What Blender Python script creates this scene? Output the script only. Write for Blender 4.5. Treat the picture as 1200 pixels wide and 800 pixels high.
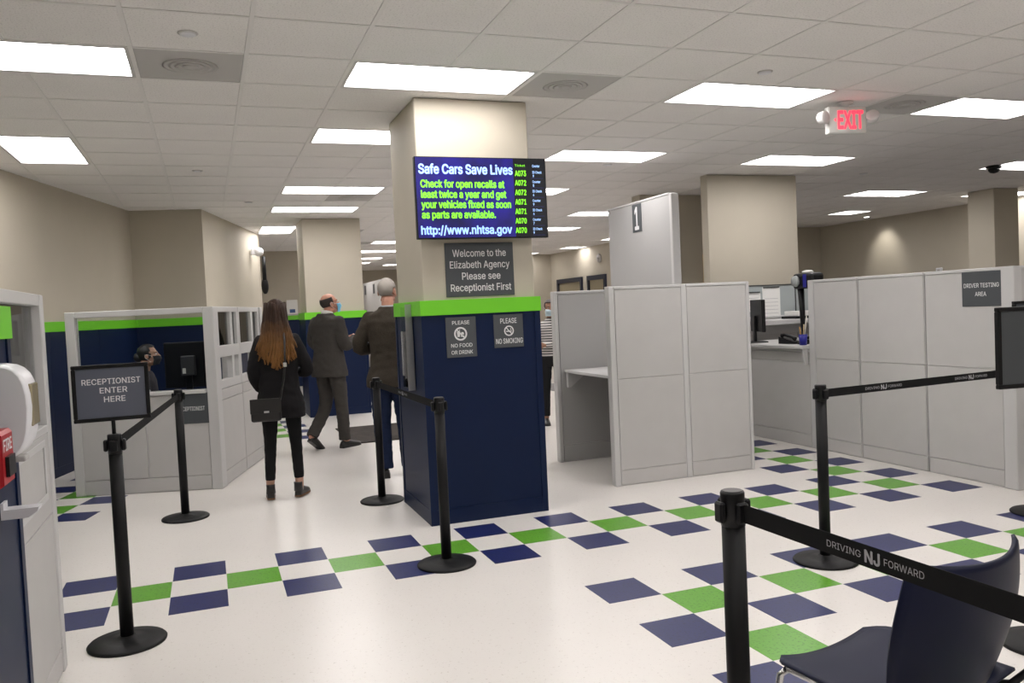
import bpy, bmesh, math, random
import numpy as np
from mathutils.geometry import delaunay_2d_cdt
from mathutils import Vector, Matrix, noise, Euler
random.seed(7)
scene = bpy.context.scene
COL = scene.collection
for o in list(bpy.data.objects): bpy.data.objects.remove(o)

# ------------------------------------------------------------------ camera
CAM = Vector((0.890, -4.703, 1.532)); FPX = 971.9
RIGHT = Vector((0.9378, -0.3450, -0.0458)); DOWN = Vector((-0.0567, -0.0214, -0.9982)); FWD = Vector((0.3434, 0.9384, -0.0393))
FWD.normalize(); RIGHT = (RIGHT - FWD * RIGHT.dot(FWD)).normalized(); DOWN = FWD.cross(RIGHT).normalized()
cam = bpy.data.cameras.new('camera'); cam.sensor_width = 36; cam.sensor_fit = 'HORIZONTAL'
cam.lens = FPX / 1200 * 36; cam.clip_start = .05; cam.clip_end = 120
camo = bpy.data.objects.new('camera', cam); COL.objects.link(camo)
M = Matrix((RIGHT, -DOWN, -FWD)).transposed().to_4x4(); M.translation = CAM
camo.matrix_world = M
scene.camera = camo
def pix(p):
    v = Vector(p) - CAM; z = v.dot(FWD)
    return (600 + FPX * v.dot(RIGHT) / z, 400 + FPX * v.dot(DOWN) / z, z)
# ------------------------------------------------------------------ world, exposure
w = bpy.data.worlds.new('world'); scene.world = w; w.use_nodes = True
w.node_tree.nodes['Background'].inputs[0].default_value = (.8, .85, 1, 1)
w.node_tree.nodes['Background'].inputs[1].default_value = 0.02
vs = scene.view_settings
vs.view_transform = 'Standard'; vs.look = 'None'; vs.gamma = 1; vs.use_curve_mapping = False
vs.exposure = 0.0
LIGHT = 12.4           # emission of the ceiling diffusers
H = 3.06; G = .6096; OX = -.031; OY = .321; U = .3048

# ------------------------------------------------------------------ materials
def s(r, g, b):
    f = lambda c: (c / 12.92 if c <= .04045 else ((c + .055) / 1.055) ** 2.4)
    return (f(r / 255), f(g / 255), f(b / 255), 1)
MATS = {}
def mat(name, col, rough=.5, metal=0, var=0, vscale=20, bump=0, bscale=200, emit=0, spec=.5, coat=0):
    if name in MATS: return MATS[name]
    m = bpy.data.materials.new(name); m.use_nodes = True; MATS[name] = m
    nt = m.node_tree; N = nt.nodes; L = nt.links; b = N['Principled BSDF']
    b.inputs['Base Color'].default_value = col; b.inputs['Roughness'].default_value = rough
    b.inputs['Metallic'].default_value = metal; b.inputs['Specular IOR Level'].default_value = spec
    b.inputs['Coat Weight'].default_value = coat
    tc = N.new('ShaderNodeTexCoord')
    if var:
        nz = N.new('ShaderNodeTexNoise'); nz.inputs['Scale'].default_value = vscale; nz.inputs['Detail'].default_value = 4
        rp = N.new('ShaderNodeValToRGB'); rp.color_ramp.elements[0].position = .3; rp.color_ramp.elements[1].position = .7
        rp.color_ramp.elements[0].color = tuple(c * (1 - var) for c in col[:3]) + (1,)
        rp.color_ramp.elements[1].color = tuple(min(1, c * (1 + var)) for c in col[:3]) + (1,)
        L.new(tc.outputs['Object'], nz.inputs['Vector']); L.new(nz.outputs[0], rp.inputs[0]); L.new(rp.outputs[0], b.inputs['Base Color'])
    if bump:
        nz = N.new('ShaderNodeTexNoise'); nz.inputs['Scale'].default_value = bscale; nz.inputs['Detail'].default_value = 2
        bp = N.new('ShaderNodeBump'); bp.inputs['Strength'].default_value = bump; bp.inputs['Distance'].default_value = .003
        L.new(tc.outputs['Object'], nz.inputs['Vector']); L.new(nz.outputs[0], bp.inputs['Height']); L.new(bp.outputs[0], b.inputs['Normal'])
    if emit:
        b.inputs['Emission Color'].default_value = col; b.inputs['Emission Strength'].default_value = emit
    return m
def speckle(name, base, dark, rough, scale, thr, bump=0):
    m = mat(name, base, rough); nt = m.node_tree; N = nt.nodes; L = nt.links; b = N['Principled BSDF']
    tc = N.new('ShaderNodeTexCoord'); nz = N.new('ShaderNodeTexNoise'); nz.inputs['Scale'].default_value = scale; nz.inputs['Detail'].default_value = 3
    nz.inputs['Roughness'].default_value = .7
    rp = N.new('ShaderNodeValToRGB'); e = rp.color_ramp.elements; e[0].position = thr - .05; e[1].position = thr + .03; e[0].color = dark; e[1].color = base
    n2 = N.new('ShaderNodeTexNoise'); n2.inputs['Scale'].default_value = 1.3; n2.inputs['Detail'].default_value = 4
    mx = N.new('ShaderNodeMix'); mx.data_type = 'RGBA'; mx.blend_type = 'MULTIPLY'; mx.inputs[0].default_value = .10
    L.new(tc.outputs['Object'], nz.inputs['Vector']); L.new(tc.outputs['Object'], n2.inputs['Vector'])
    L.new(nz.outputs[0], rp.inputs[0]); L.new(rp.outputs[0], mx.inputs[6]); L.new(n2.outputs[0], mx.inputs[7]); L.new(mx.outputs[2], b.inputs['Base Color'])
    if bump:
        bp = N.new('ShaderNodeBump'); bp.inputs['Strength'].default_value = bump; bp.inputs['Distance'].default_value = .004
        L.new(nz.outputs[0], bp.inputs['Height']); L.new(bp.outputs[0], b.inputs['Normal'])
    return m
m_floor = speckle('floor_vinyl', (.77, .735, .695, 1), (.58, .54, .49, 1), .28, 55, .36)
m_tile = speckle('ceiling_tile', (.91, .88, .865, 1), (.74, .71, .70, 1), .95, 95, .42, .5)
m_bluet = speckle('blue_vinyl', s(30, 38, 92), s(20, 26, 66), .36, 60, .42)
m_greent = speckle('green_vinyl', s(98, 163, 47), s(72, 128, 34), .3, 60, .42)
m_wall = mat('beige_paint', (.50, .455, .37, 1), .7, var=.03, vscale=2, bump=.05, bscale=300)
m_blue = mat('navy_wainscot', (.0045, .0125, .046, 1), .42, var=.05, vscale=3, spec=.2)
m_green = mat('lime_trim', s(112, 205, 38), .4)
m_bar = mat('tee_bar_white', (.80, .775, .76, 1), .5)
m_fix = mat('fixture_white', (.62, .60, .59, 1), .5)
m_lamp = mat('diffuser_glow', (1, .965, .96, 1), .6, emit=LIGHT)
m_vent = mat('vent_grey', (.50, .48, .47, 1), .6)
m_grey = mat('panel_grey', s(188, 186, 184), .55, var=.02, vscale=6, bump=.08, bscale=500)
m_grey2 = mat('panel_trim', s(196, 195, 194), .45)
m_fab = mat('panel_fabric', s(172, 171, 170), .9, bump=.2, bscale=900)
m_blk = mat('black_powder_coat', (.005, .005, .0055, 1), .5, bump=.05, bscale=600, spec=.25)
m_blk2 = mat('black_plastic', (.006, .006, .007, 1), .4, spec=.3)
m_belt = mat('black_webbing', (.006, .006, .0065, 1), .8, bump=.3, bscale=900, spec=.2)
m_lit = mat('print_white', (.72, .72, .73, 1), .6)
m_lit2 = mat('print_grey', (.38, .38, .40, 1), .6)
m_sign = mat('sign_charcoal', s(70, 74, 78), .5)
m_signb = mat('sign_slate', s(88, 92, 104), .3)
m_silver = mat('brushed_steel', (.6, .6, .6, 1), .35, metal=1)
m_white = mat('white_plastic', (.75, .75, .78, 1), .3)
m_paper = mat('paper', (.8, .79, .76, 1), .8)
m_red = mat('red_enamel', s(170, 25, 35), .35)
m_chair = mat('navy_plastic', s(14, 20, 46), .5, bump=.03, bscale=400, spec=.22)
m_chrome = mat('pale_tube', (.7, .7, .7, 1), .25, metal=1)
m_dark = mat('dark_trim', (.05, .05, .05, 1), .8)  # plain dark finish of pane post, top strip and sheet clips
def glass_mat(name, tint, gl):
    m = bpy.data.materials.new(name); m.use_nodes = True; nt = m.node_tree; N = nt.nodes; L = nt.links
    for n in list(N): N.remove(n)
    o = N.new('ShaderNodeOutputMaterial'); t = N.new('ShaderNodeBsdfTransparent'); t.inputs[0].default_value = tint
    g = N.new('ShaderNodeBsdfGlossy'); g.inputs['Roughness'].default_value = .03
    f = N.new('ShaderNodeFresnel'); f.inputs[0].default_value = gl; mx = N.new('ShaderNodeMixShader')
    L.new(f.outputs[0], mx.inputs[0]); L.new(t.outputs[0], mx.inputs[1]); L.new(g.outputs[0], mx.inputs[2]); L.new(mx.outputs[0], o.inputs[0])
    return m
m_glass = glass_mat('clear_glass', (.93, .95, .95, 1), 1.45)

# ------------------------------------------------------------------ mesh helpers
class MB:
    def __init__(s_): s_.bm = bmesh.new()
    def box(s_, a, b, M_=None):
        x0, y0, z0 = a; x1, y1, z1 = b
        v = [s_.bm.verts.new(M_ @ Vector(p) if M_ else p) for p in ((x0,y0,z0),(x1,y0,z0),(x1,y1,z0),(x0,y1,z0),(x0,y0,z1),(x1,y0,z1),(x1,y1,z1),(x0,y1,z1))]
        for f in ((3,2,1,0),(4,5,6,7),(0,1,5,4),(1,2,6,5),(2,3,7,6),(3,0,4,7)): s_.bm.faces.new([v[i] for i in f])
        return s_
    def bbox(s_, a, b, r=.004, seg=1, M_=None):       # bevelled box
        t = bmesh.new(); x0, y0, z0 = a; x1, y1, z1 = b
        v = [t.verts.new(p) for p in ((x0,y0,z0),(x1,y0,z0),(x1,y1,z0),(x0,y1,z0),(x0,y0,z1),(x1,y0,z1),(x1,y1,z1),(x0,y1,z1))]
        for f in ((3,2,1,0),(4,5,6,7),(0,1,5,4),(1,2,6,5),(2,3,7,6),(3,0,4,7)): t.faces.new([v[i] for i in f])
        bmesh.ops.bevel(t, geom=t.edges[:], offset=r, segments=seg, affect='EDGES', profile=.5)
        return s_.merge(t, M_)
    def merge(s_, t, M_=None):
        mp = {}
        for v in t.verts: mp[v] = s_.bm.verts.new(M_ @ v.co if M_ else v.co)
        for f in t.faces:
            nf = s_.bm.faces.new([mp[v] for v in f.verts]); nf.smooth = f.smooth
        t.free(); return s_
    def rings(s_, rings, cap=True, smooth=True):
        R = [[s_.bm.verts.new(p) for p in r] for r in rings]; n = len(R[0])
        for a, b in zip(R, R[1:]):
            for i in range(n):
                f = s_.bm.faces.new((a[i], a[(i+1) % n], b[(i+1) % n], b[i])); f.smooth = smooth
        if cap:
            s_.bm.faces.new(R[0][::-1]); s_.bm.faces.new(R[-1])
        return s_
    def lathe(s_, prof, n=24, M_=None, smooth=True):   # prof: (r,z)
        rr = []
        for r, z in prof:
            ring = [Vector((r*math.cos(2*math.pi*i/n), r*math.sin(2*math.pi*i/n), z)) for i in range(n)]
            rr.append([M_ @ p for p in ring] if M_ else ring)
        return s_.rings(rr, True, smooth)
    def tube(s_, pts, rad, n=10, flat=1, cap=True, ref=None):
        pts = [Vector(p) for p in pts]
        if not hasattr(rad, '__len__'): rad = [rad] * len(pts)
        ref = Vector(ref) if ref else None; rr = []; nrm = None
        for i, p in enumerate(pts):
            t = (pts[min(i+1, len(pts)-1)] - pts[max(i-1, 0)]).normalized()
            if nrm is None:
                a = ref or (Vector((1,0,0)) if abs(t.x) < .8 else Vector((0,1,0)))
                nrm = (a - t*a.dot(t)).normalized()
            else: nrm = (nrm - t*nrm.dot(t)).normalized()
            bn = t.cross(nrm)
            rr.append([p + (nrm*math.cos(2*math.pi*k/n) + bn*math.sin(2*math.pi*k/n)*flat)*rad[i] for k in range(n)])
        return s_.rings(rr, cap)
    def ell(s_, c, r, M_=None, nu=16, nv=10):
        rr = []
        for j in range(1, nv):
            th = math.pi*j/nv
            rr.append([Vector((r[0]*math.sin(th)*math.cos(2*math.pi*i/nu), r[1]*math.sin(th)*math.sin(2*math.pi*i/nu), -r[2]*math.cos(th))) + Vector(c) for i in range(nu)])
        if M_: rr = [[M_ @ p for p in q] for q in rr]
        return s_.rings(rr)
    def prism(s_, poly, a, b, M_=None):                # poly (x,z) extruded along y a..b
        r0 = [Vector((x, a, z)) for x, z in poly]; r1 = [Vector((x, b, z)) for x, z in poly]
        if M_: r0 = [M_ @ p for p in r0]; r1 = [M_ @ p for p in r1]
        return s_.rings([r0, r1], True, False)
    def mesh(s_, name, m):
        bmesh.ops.recalc_face_normals(s_.bm, faces=s_.bm.faces[:])
        me = bpy.data.meshes.new(name); s_.bm.to_mesh(me); s_.bm.free(); me.materials.append(m); return me
    def build(s_, name, m, parent=None):
        return link(name, s_.mesh(name, m), parent)
def link(name, me, parent=None):
    o = bpy.data.objects.new(name, me); COL.objects.link(o)
    if parent: o.parent = parent
    return o
def tag(o, label=None, cat=None, group=None, kind=None):
    if label: o['label'] = label
    if cat: o['category'] = cat
    if group: o['group'] = group
    if kind: o['kind'] = kind
    return o
def thing(name, label, cat, loc=(0,0,0), rz=0, group=None, kind=None):
    o = bpy.data.objects.new(name, None); COL.objects.link(o); o.empty_display_size = .1
    o.location = loc; o.rotation_euler = (0, 0, rz)
    return tag(o, label, cat, group, kind)
def box(name, a, b, m, parent=None, r=0): 
    q = MB(); (q.bbox(a, b, r) if r else q.box(a, b)); return q.build(name, m, parent)
FACE_Y = Matrix.Rotation(math.pi/2, 4, 'X')                                   # text read from -y
FACE_X = Matrix.Rotation(-math.pi/2, 4, 'Z') @ FACE_Y                          # text read from -x
import os
try: FONT = bpy.data.fonts.load(os.path.join(bpy.utils.system_resource('DATAFILES'), 'fonts', 'Inter.woff2'))   # the font that ships with Blender
except Exception: FONT = None
CAPH = None
GL, TRI = {}, {}
def outline(body):
    """closed outline loops of a string in the default size"""
    cu = bpy.data.curves.new('t', 'FONT'); cu.body = body; cu.size = 1; cu.resolution_u = 3; cu.fill_mode = 'NONE'
    if FONT: cu.font = FONT
    o = bpy.data.objects.new('t', cu); COL.objects.link(o)
    dg = bpy.context.evaluated_depsgraph_get(); me = bpy.data.meshes.new_from_object(o.evaluated_get(dg))
    bpy.data.objects.remove(o); bpy.data.curves.remove(cu)
    P = np.array([(v.co.x, v.co.y) for v in me.vertices]); nb = {}
    for e in me.edges:
        a, b = e.vertices; nb.setdefault(a, []).append(b); nb.setdefault(b, []).append(a)
    bpy.data.meshes.remove(me); seen = set(); loops = []
    for v0 in range(len(P)):
        if v0 in seen or v0 not in nb: continue
        lp = [v0]; seen.add(v0); cur = v0
        while True:
            nx = [q for q in nb[cur] if q not in seen]
            if not nx: break
            cur = min(nx); seen.add(cur); lp.append(cur)
        if len(lp) > 2: loops.append(P[lp])
    return loops
def glyph(ch, bold):
    """triangles of one character by winding number, strokes thickened by shifted copies"""
    if ch not in GL: GL[ch] = outline(ch)
    if (ch, bold) in TRI: return TRI[ch, bold]
    loops = GL[ch]; A = np.concatenate(loops); B = np.concatenate([np.roll(l, -1, 0) for l in loops])
    sh = [(0, 0)] if not bold else [(bold*math.cos(k*math.pi/4), bold*math.sin(k*math.pi/4)*.8) for k in range(8)] + [(0, 0)]
    pts, edg = [], []
    for dx, dy in sh:
        for l in loops:
            n0 = len(pts); pts += [Vector((p[0]+dx, p[1]+dy)) for p in l]; edg += [(n0+i, n0+(i+1) % len(l)) for i in range(len(l))]
    V, _, F, _, _, _ = delaunay_2d_cdt(pts, edg, [], 0, 1e-5)
    V = np.array([(v[0], v[1]) for v in V]); F = np.array([f for f in F if len(f) == 3]); C_ = V[F].mean(1); inside = np.zeros(len(F), bool)
    for dx, dy in sh:
        x = C_[:, 0:1]-dx; y = C_[:, 1:2]-dy; up = (A[:, 1] <= y) & (B[:, 1] > y); dn = (A[:, 1] > y) & (B[:, 1] <= y)
        cr = (B[:, 0]-A[:, 0])*(y-A[:, 1]) - (x-A[:, 0])*(B[:, 1]-A[:, 1])
        inside |= ((up & (cr > 0)).sum(1) - (dn & (cr < 0)).sum(1)) != 0
    F = F[inside]; used = np.unique(F); mp = np.zeros(len(V), int); mp[used] = np.arange(len(used))
    TRI[ch, bold] = (V[used], mp[F]); return TRI[ch, bold]
def text_mesh(body, bold):
    bold = round(bold*100)/100; loops = outline(body); i = 0; VV, FF = [], []
    for ch in body:
        if ch == ' ': continue
        V, F = glyph(ch, bold); d = loops[i][0] - GL[ch][0][0]; i += len(GL[ch]); n0 = len(VV)
        VV += [(p[0]+d[0], p[1]+d[1], 0) for p in V]; FF += [tuple(int(k)+n0 for k in f) for f in F]
    me = bpy.data.meshes.new('t'); me.from_pydata(VV, [], FF); return me
def text(body, m, parent, x0, x1, z0, cap, origin, F=FACE_Y, bold=0.0, name='lettering', ext=.0006):
    """fit text between x0..x1, baseline z0 and cap height, in the plane frame F at origin (parent coords)"""
    global CAPH
    if CAPH is None:
        h = text_mesh('H', 0); CAPH = max(v.co.y for v in h.vertices); bpy.data.meshes.remove(h)
    me = text_mesh(body, bold)
    me.name = name; xs = [v.co.x for v in me.vertices]; mn, mx = min(xs), max(xs)
    T = Matrix.Translation(Vector(origin)) @ F
    for v in me.vertices:
        v.co = T @ Vector((x0 + (v.co.x - mn) / (mx - mn) * (x1 - x0), z0 + v.co.y / CAPH * cap, ext))
    me.materials.clear(); me.materials.append(m)
    return link(name, me, parent)

# ------------------------------------------------------------------ THE ROOM
fl = box('floor', (-6, -8, -.05), (16, 26, 0), m_floor); tag(fl, kind='structure')
def tile_mesh(m):
    q = MB(); e = .0009; a = U/2 - .0008
    q.rings([[(-a,-a,.0),(a,-a,.0),(a,a,.0),(-a,a,.0)], [(-a+e,-a+e,e),(a-e,-a+e,e),(a-e,a-e,e),(-a+e,a-e,e)]], True, False)
    return q.mesh('floor_tile', m)
tb, tg = tile_mesh(m_bluet), tile_mesh(m_greent)
def ft(i, j, me, O=None):
    o = link('floor_tile', me, fl)
    if O is None: o.location = ((i+.5)*U, (j+.5)*U, 0)
    else:
        a = math.radians(-15.5); o.rotation_euler = (0, 0, a)
        o.location = (O[0] + (i*math.cos(a) - j*math.sin(a))*U, O[1] + (i*math.sin(a) + j*math.cos(a))*U, 0)
for i in range(0, 22):
    if i % 2 == 0:
        for j in (0, 2): ft(i, j, tb)
    elif i < 20: ft(i, 1, tg)
for j in (4, 6, 8, 10, 12): ft(18, j, tb); ft(20, j, tb)
for j in (3, 5, 7, 9, 11): ft(19, j, tg)
for i in range(9, 24):
    if i % 2:
        for j in (-3, -5): ft(i, j, tb)
    elif i > 9: ft(i, -4, tg)
for j in (-7, -9, -11, -13): ft(9, j, tb); ft(11, j, tb)
for j in (-6, -8, -10, -12): ft(10, j, tg)
for a, b, me in ((0,0,tb),(0,2,tb),(-2,0,tb),(-2,2,tb),(-2,4,tb),(-2,6,tb),(0,4,tb),(-1,1,tg),(-1,3,tg),(-1,5,tg),(-2,-2,tb),(-1,-1,tg)): ft(a, b, me, (-.22, 2.86))
for j in (20, 22, 24, 26): ft(6, j, tb); ft(4, j, tb)
for j in (21, 23, 25): ft(5, j, tg)

# ceiling grid -------------------------------------------------------
LIGHTS = [(3,0,2,1),(-1,0,2,1),(-1,4,1,2),(3,3,2,1),(3,8,2,1),(3,11,2,1),(3,15,1,2),(7,0,2,1),(11,0,2,1),(7,4,2,1),(11,4,2,1),(17,4,2,1),(17,8,2,1),
          (20,12,1,1),(21,8,2,1),(11,12,2,1),(11,16,2,1),(7,8,2,1),(7,12,2,1),(7,16,2,1),(7,20,2,1),(7,24,2,1),(7,28,2,1),(7,31,2,1),(10,33,2,1),(16,20,1,1),(16,24,1,1),(15,27,1,1),
          (3,-4,2,1),(7,-4,2,1),(11,-4,2,1),(-1,-4,2,1),(3,-8,2,1),(7,-8,2,1),(-1,-8,2,1),(11,-8,2,1)]
LROOM = {}
VENTS = [(1,0),(5,0),(10,0),(4,9),(5,16),(13,8),(12,-4),(6,20)]
occ = set()
for i, j, a, b in LIGHTS:
    for p in range(a):
        for q in range(b): occ.add((i+p, j+q))
for v in VENTS: occ.add(v)
inner = {(i+p, j+q): k for k, (i, j, a, b) in enumerate(LIGHTS) for p in range(a) for q in range(b)}
ce = box('ceiling', (-6, -8, H+.06), (16, 26, H+.12), m_tile); tag(ce, kind='structure')
q = MB(); a = G/2 - .013; q.box((-a,-a,0), (a,a,.012)); tile_me = q.mesh('ceiling_tile', m_tile)
IR = (-8, 27); JR = (-13, 42); cells = []
for i in range(*IR):
    for j in range(*JR):
        if (i, j) in occ: continue
        c = Vector((OX+(i+.5)*G, OY+(j+.5)*G, H)); P = [pix(c + Vector(d)) for d in ((-.3,-.3,0),(.3,-.3,0),(.3,.3,0),(-.3,.3,0))]
        ar = 0
        if min(p[2] for p in P) > .3 and max(p[0] for p in P) > 0 and min(p[0] for p in P) < 1200 and max(p[1] for p in P) > 0:
            ar = abs(sum(P[k][0]*P[(k+1)%4][1] - P[(k+1)%4][0]*P[k][1] for k in range(4)))/2
        cells.append((ar, c))
cells.sort(key=lambda t: -t[0])
for ar, c in cells[:300]:
    o = link('ceiling_tile', tile_me, ce); o.location = c
q = MB()
for ar, c in cells[300:]: q.box(c + Vector((-a,-a,0)), c + Vector((a,a,.012)))
tag(q.build('ceiling_tile_field', m_tile, ce), kind='stuff')
for i in range(IR[0], IR[1]+1):
    x = OX + i*G; q = MB(); j0 = JR[0]
    for j in range(JR[0], JR[1]+1):                 # runners stop at the light panels
        if j == JR[1] or ((i-1, j) in inner and (i, j) in inner and inner[(i-1, j)] == inner[(i, j)]):
            if j > j0: q.box((x-.012, OY+j0*G, H-.003), (x+.012, OY+j*G, H+.016))
            j0 = j+1
    q.build('tee_runner', m_bar, ce)
q = MB()
for j in range(JR[0], JR[1]+1):
    y = OY + j*G
    for i in range(*IR):
        if (i, j) in inner and inner.get((i, j-1)) == inner[(i, j)]: continue
        x = OX + i*G; q.box((x+.0121, y-.011, H-.0025), (x+G-.0121, y+.011, H+.016))
tag(q.build('cross_tees', m_bar, ce), kind='stuff')

# ceiling fixtures: labels say which one
LL = {(3,0):'large bright ceiling light panel just in front of the screen column',(-1,0):'bright ceiling light panel cut off by the left edge at the top',
 (-1,4):'square-looking ceiling light panel above the left wall near the left edge',(3,3):'ceiling light panel partly hidden behind the left side of the screen column',
 (3,8):'upper of the two narrow light panels left of the column, before the far pillar',(3,11):'lower of the two narrow light panels just in front of the far pillar top',
 (3,15):'small light panel left of the far pillar, above the hallway',(7,0):'bright ceiling light panel left of the red exit sign',(11,0):'bright ceiling light panel right of the red exit sign',
 (7,4):'ceiling light panel right of the screen column, above the screen corner',(11,4):'ceiling light panel above the wide beige pillar on the right',(17,4):'light panel at the right edge beside the black dome camera',
 (17,8):'narrow light panel seen just right of the wide beige pillar',(20,12):'smallest far light panel right of the wide beige pillar',(21,8):'sliver of light panel touching the far right pillar',
 (11,12):'narrow light panel ending behind the tall panel with the number 1',(11,16):'narrow far light panel emerging right of the screen bottom corner',(7,8):'light panel peeking out from behind the right edge of the screen',
 (16,20):'tiny light panel end left of the tall number 1 panel',(16,24):'low far light panel above the two dark framed windows',(15,27):'lowest far light panel just right of the column, above the welcome sign level',
 (7,16):'highest far light seen in the gap between far pillar and column',(7,20):'second far light down in the gap between far pillar and column',(7,24):'third far light down in the gap between far pillar and column',
 (7,28):'fourth far light down in the gap beside the far pillar',(7,31):'lowest far light in the gap, touching the far pillar',(10,33):'lowest far light in the gap, touching the screen column'}
q = MB()
def fixture(i, j, a, b):
    x0, y0 = OX+i*G, OY+j*G; x1, y1 = x0+a*G, y0+b*G; cx, cy = (x0+x1)/2, (y0+y1)/2; hx, hy = (x1-x0)/2-.013, (y1-y0)/2-.013
    t = thing('ceiling_light', LL.get((i,j), 'recessed fluorescent light panel in the ceiling out of view'), 'light', (cx, cy, H), 0, 'recessed ceiling light panels')
    t.location.z = H
    f = MB(); r = .02
    f.box((-hx,-hy,-.002), (hx,-hy+r,.045)).box((-hx,hy-r,-.002), (hx,hy,.045)).box((-hx,-hy+r,-.002), (-hx+r,hy-r,.045)).box((hx-r,-hy+r,-.002), (hx,hy-r,.045))
    f.build('frame', m_fix, t)
    box('diffuser', (-hx+r,-hy+r,.030), (hx-r,hy-r,.036), m_lamp, t)
for l in LIGHTS: fixture(*l)
VL = {(1,0):'square grey air diffuser beside the top left light panel',(5,0):'square grey air diffuser right of the light before the column',(10,0):'square air diffuser between the exit sign and the right light panel',
      (4,9):'flat air diffuser between the two narrow lights left of the column',(5,16):'small dark air diffuser in the gap beside the far pillar'}
for i, j in VENTS:
    t = thing('ceiling_vent', VL.get((i,j), 'square grey air diffuser set in the far ceiling'), 'vent', (OX+(i+.5)*G, OY+(j+.5)*G, H), 0, 'square ceiling air diffusers')
    h_ = G/2-.013
    box('plate', (-h_,-h_,0), (h_,h_,.012), m_vent, t)
    for k, (r0, z) in enumerate(((.15,-.002),(.115,-.004),(.08,-.006))):
        MB().lathe([(r0, .004), (r0+.008, z), (r0-.012, z-.003), (r0-.02, .002)], 32).build('louvre_ring', m_vent, t)
    MB().lathe([(.045,.002),(.045,-.006),(.02,-.009)], 24).build('hub', m_vent, t)
for k, (x, y, lab) in enumerate(((.88,.02,'small round sprinkler cap above the top left air diffuser'),(.885,4.23,'tiny round sprinkler cap over the reception booth ceiling'),(1.48,6.55,'tiny round cap near the two narrow lights on the left'),(4.54,.03,'small round sprinkler cap above the light left of the exit sign'),(5.1,3.5,'tiny round sprinkler cap near the light right of the column'),(8.9,3.78,'tiny round cap above the wide beige pillar'))):
    t = thing('sprinkler_cap', lab, 'sprinkler', (x, y, H), 0, 'round sprinkler caps on the ceiling')
    MB().lathe([(.052,-.0005),(.052,-.004),(.045,-.006)], 20).build('ring', m_fix, t)
    MB().lathe([(.042,-.004),(.040,-.011),(.02,-.013)], 20).build('cap', m_white, t)
t = thing('dome_camera', 'black dome security camera on the ceiling at the right edge', 'camera', (10.35, 3.1, H))
MB().lathe([(.09,0),(.09,-.03),(.08,-.035)], 24).build('base', m_blk2, t); MB().lathe([(.07,-.034),(.066,-.06),(.045,-.085),(.01,-.095)], 24).build('dome', m_blk2, t)

# walls --------------------------------------------------------------
def wall(name, p, q_, dado=False, th=.12, h=H):
    """faces are on the left of p->q; thickness goes to the right"""
    p = Vector(p).to_3d(); q_ = Vector(q_).to_3d(); d = q_ - p; L_ = d.length; rz = math.atan2(d.y, d.x)
    t = box(name, (0, -th, 0), (L_, 0, h), m_wall); t.location = p; t.rotation_euler = (0,0,rz); tag(t, kind='structure')
    if dado:
        n = max(1, round(L_/1.22))
        for k in range(n): box('wainscot_panel', (k*L_/n+.002, 0, .10), ((k+1)*L_/n-.002, .014, 1.51), m_blue, t)
        box('chair_rail', (0, 0, 1.51), (L_, .024, 1.615), m_green, t, .002)
        box('base_strip', (0, 0, 0), (L_, .018, .10), m_blue, t)
    return t
A_ = (0.0, 7.40); B_ = (.90, 7.24); C_ = (1.84, 10.8)
wall('wall_left', A_, (-3.95, -7.0), True)
wall('wall_left_return', B_, A_, True); wall('wall_left_far', C_, B_, True)
wall('wall_hall', (.2, 11.2), C_, False); wall('wall_hall_left', (.2, 14.6), (.2, 11.2))
wall('wall_hall_back', (3.7, 14.6), (.2, 14.6), True); wall('wall_far_left', (3.7, 23.6), (3.7, 14.6)); wall('wall_far_back', (8.6, 23.6), (3.7, 23.6))
wall('wall_far_corner', (8.6, 17.6), (8.6, 23.6)); wall('wall_middle_back', (10.36, 17.6), (8.6, 17.6))
wm = wall('wall_middle_right', (10.36, 10.6), (10.36, 17.6)); wall('wall_right_back', (14.05, 10.6), (10.36, 10.6)); wall('wall_right', (14.05, -7), (14.05, 10.6)); wall('wall_behind', (-3.95, -7), (14.05, -7))

# pillars ------------------------------------------------------------
def pillar(name, label, x0, x1, y0, y1, dado, off=.022):
    t = thing(name, label, 'pillar', ((x0+x1)/2, (y0+y1)/2, 0), 0, None, 'structure'); hx, hy = (x1-x0)/2, (y1-y0)/2
    MB().bbox((-hx,-hy,0), (hx,hy,H-.004), .006).build('shaft', m_wall, t)
    if dado:
        e = off
        for nm, a, b in (('wainscot_panel', (-hx-e,-hy-e,.11), (hx+e,-hy,1.51)), ('wainscot_panel', (-hx-e,hy,.11), (hx+e,hy+e,1.51)),
                         ('wainscot_panel', (-hx-e,-hy,.11), (-hx,hy,1.51)), ('wainscot_panel', (hx,-hy,.11), (hx+e,hy,1.51))): box(nm, a, b, m_blue, t)
        for sx in (-1, 1):
            for sy in (-1, 1):
                box('corner_strip', (sx*(hx+e)-.04 if sx > 0 else sx*(hx+e)-.006, sy*(hy+e)-.04 if sy > 0 else sy*(hy+e)-.006, 0),
                    (sx*(hx+e)+.006 if sx > 0 else sx*(hx+e)+.04, sy*(hy+e)+.006 if sy > 0 else sy*(hy+e)+.04, 1.51), m_blue, t)
        q = MB(); g2 = e+.004
        q.box((-hx-g2,-hy-g2,0), (hx+g2,-hy,.11)).box((-hx-g2,hy,0), (hx+g2,hy+g2,.11)).box((-hx-g2,-hy,0), (-hx,hy,.11)).box((hx,-hy,0), (hx+g2,hy,.11)); q.build('base_strip', m_blue, t)
        q = MB(); g2 = e+.012
        q.box((-hx-g2,-hy-g2,1.51), (hx+g2,-hy,1.617)).box((-hx-g2,hy,1.51), (hx+g2,hy+g2,1.617)).box((-hx-g2,-hy,1.51), (-hx,hy,1.617)).box((hx,-hy,1.51), (hx+g2,hy,1.617)); q.build('chair_rail', m_green, t)
    return t
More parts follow.
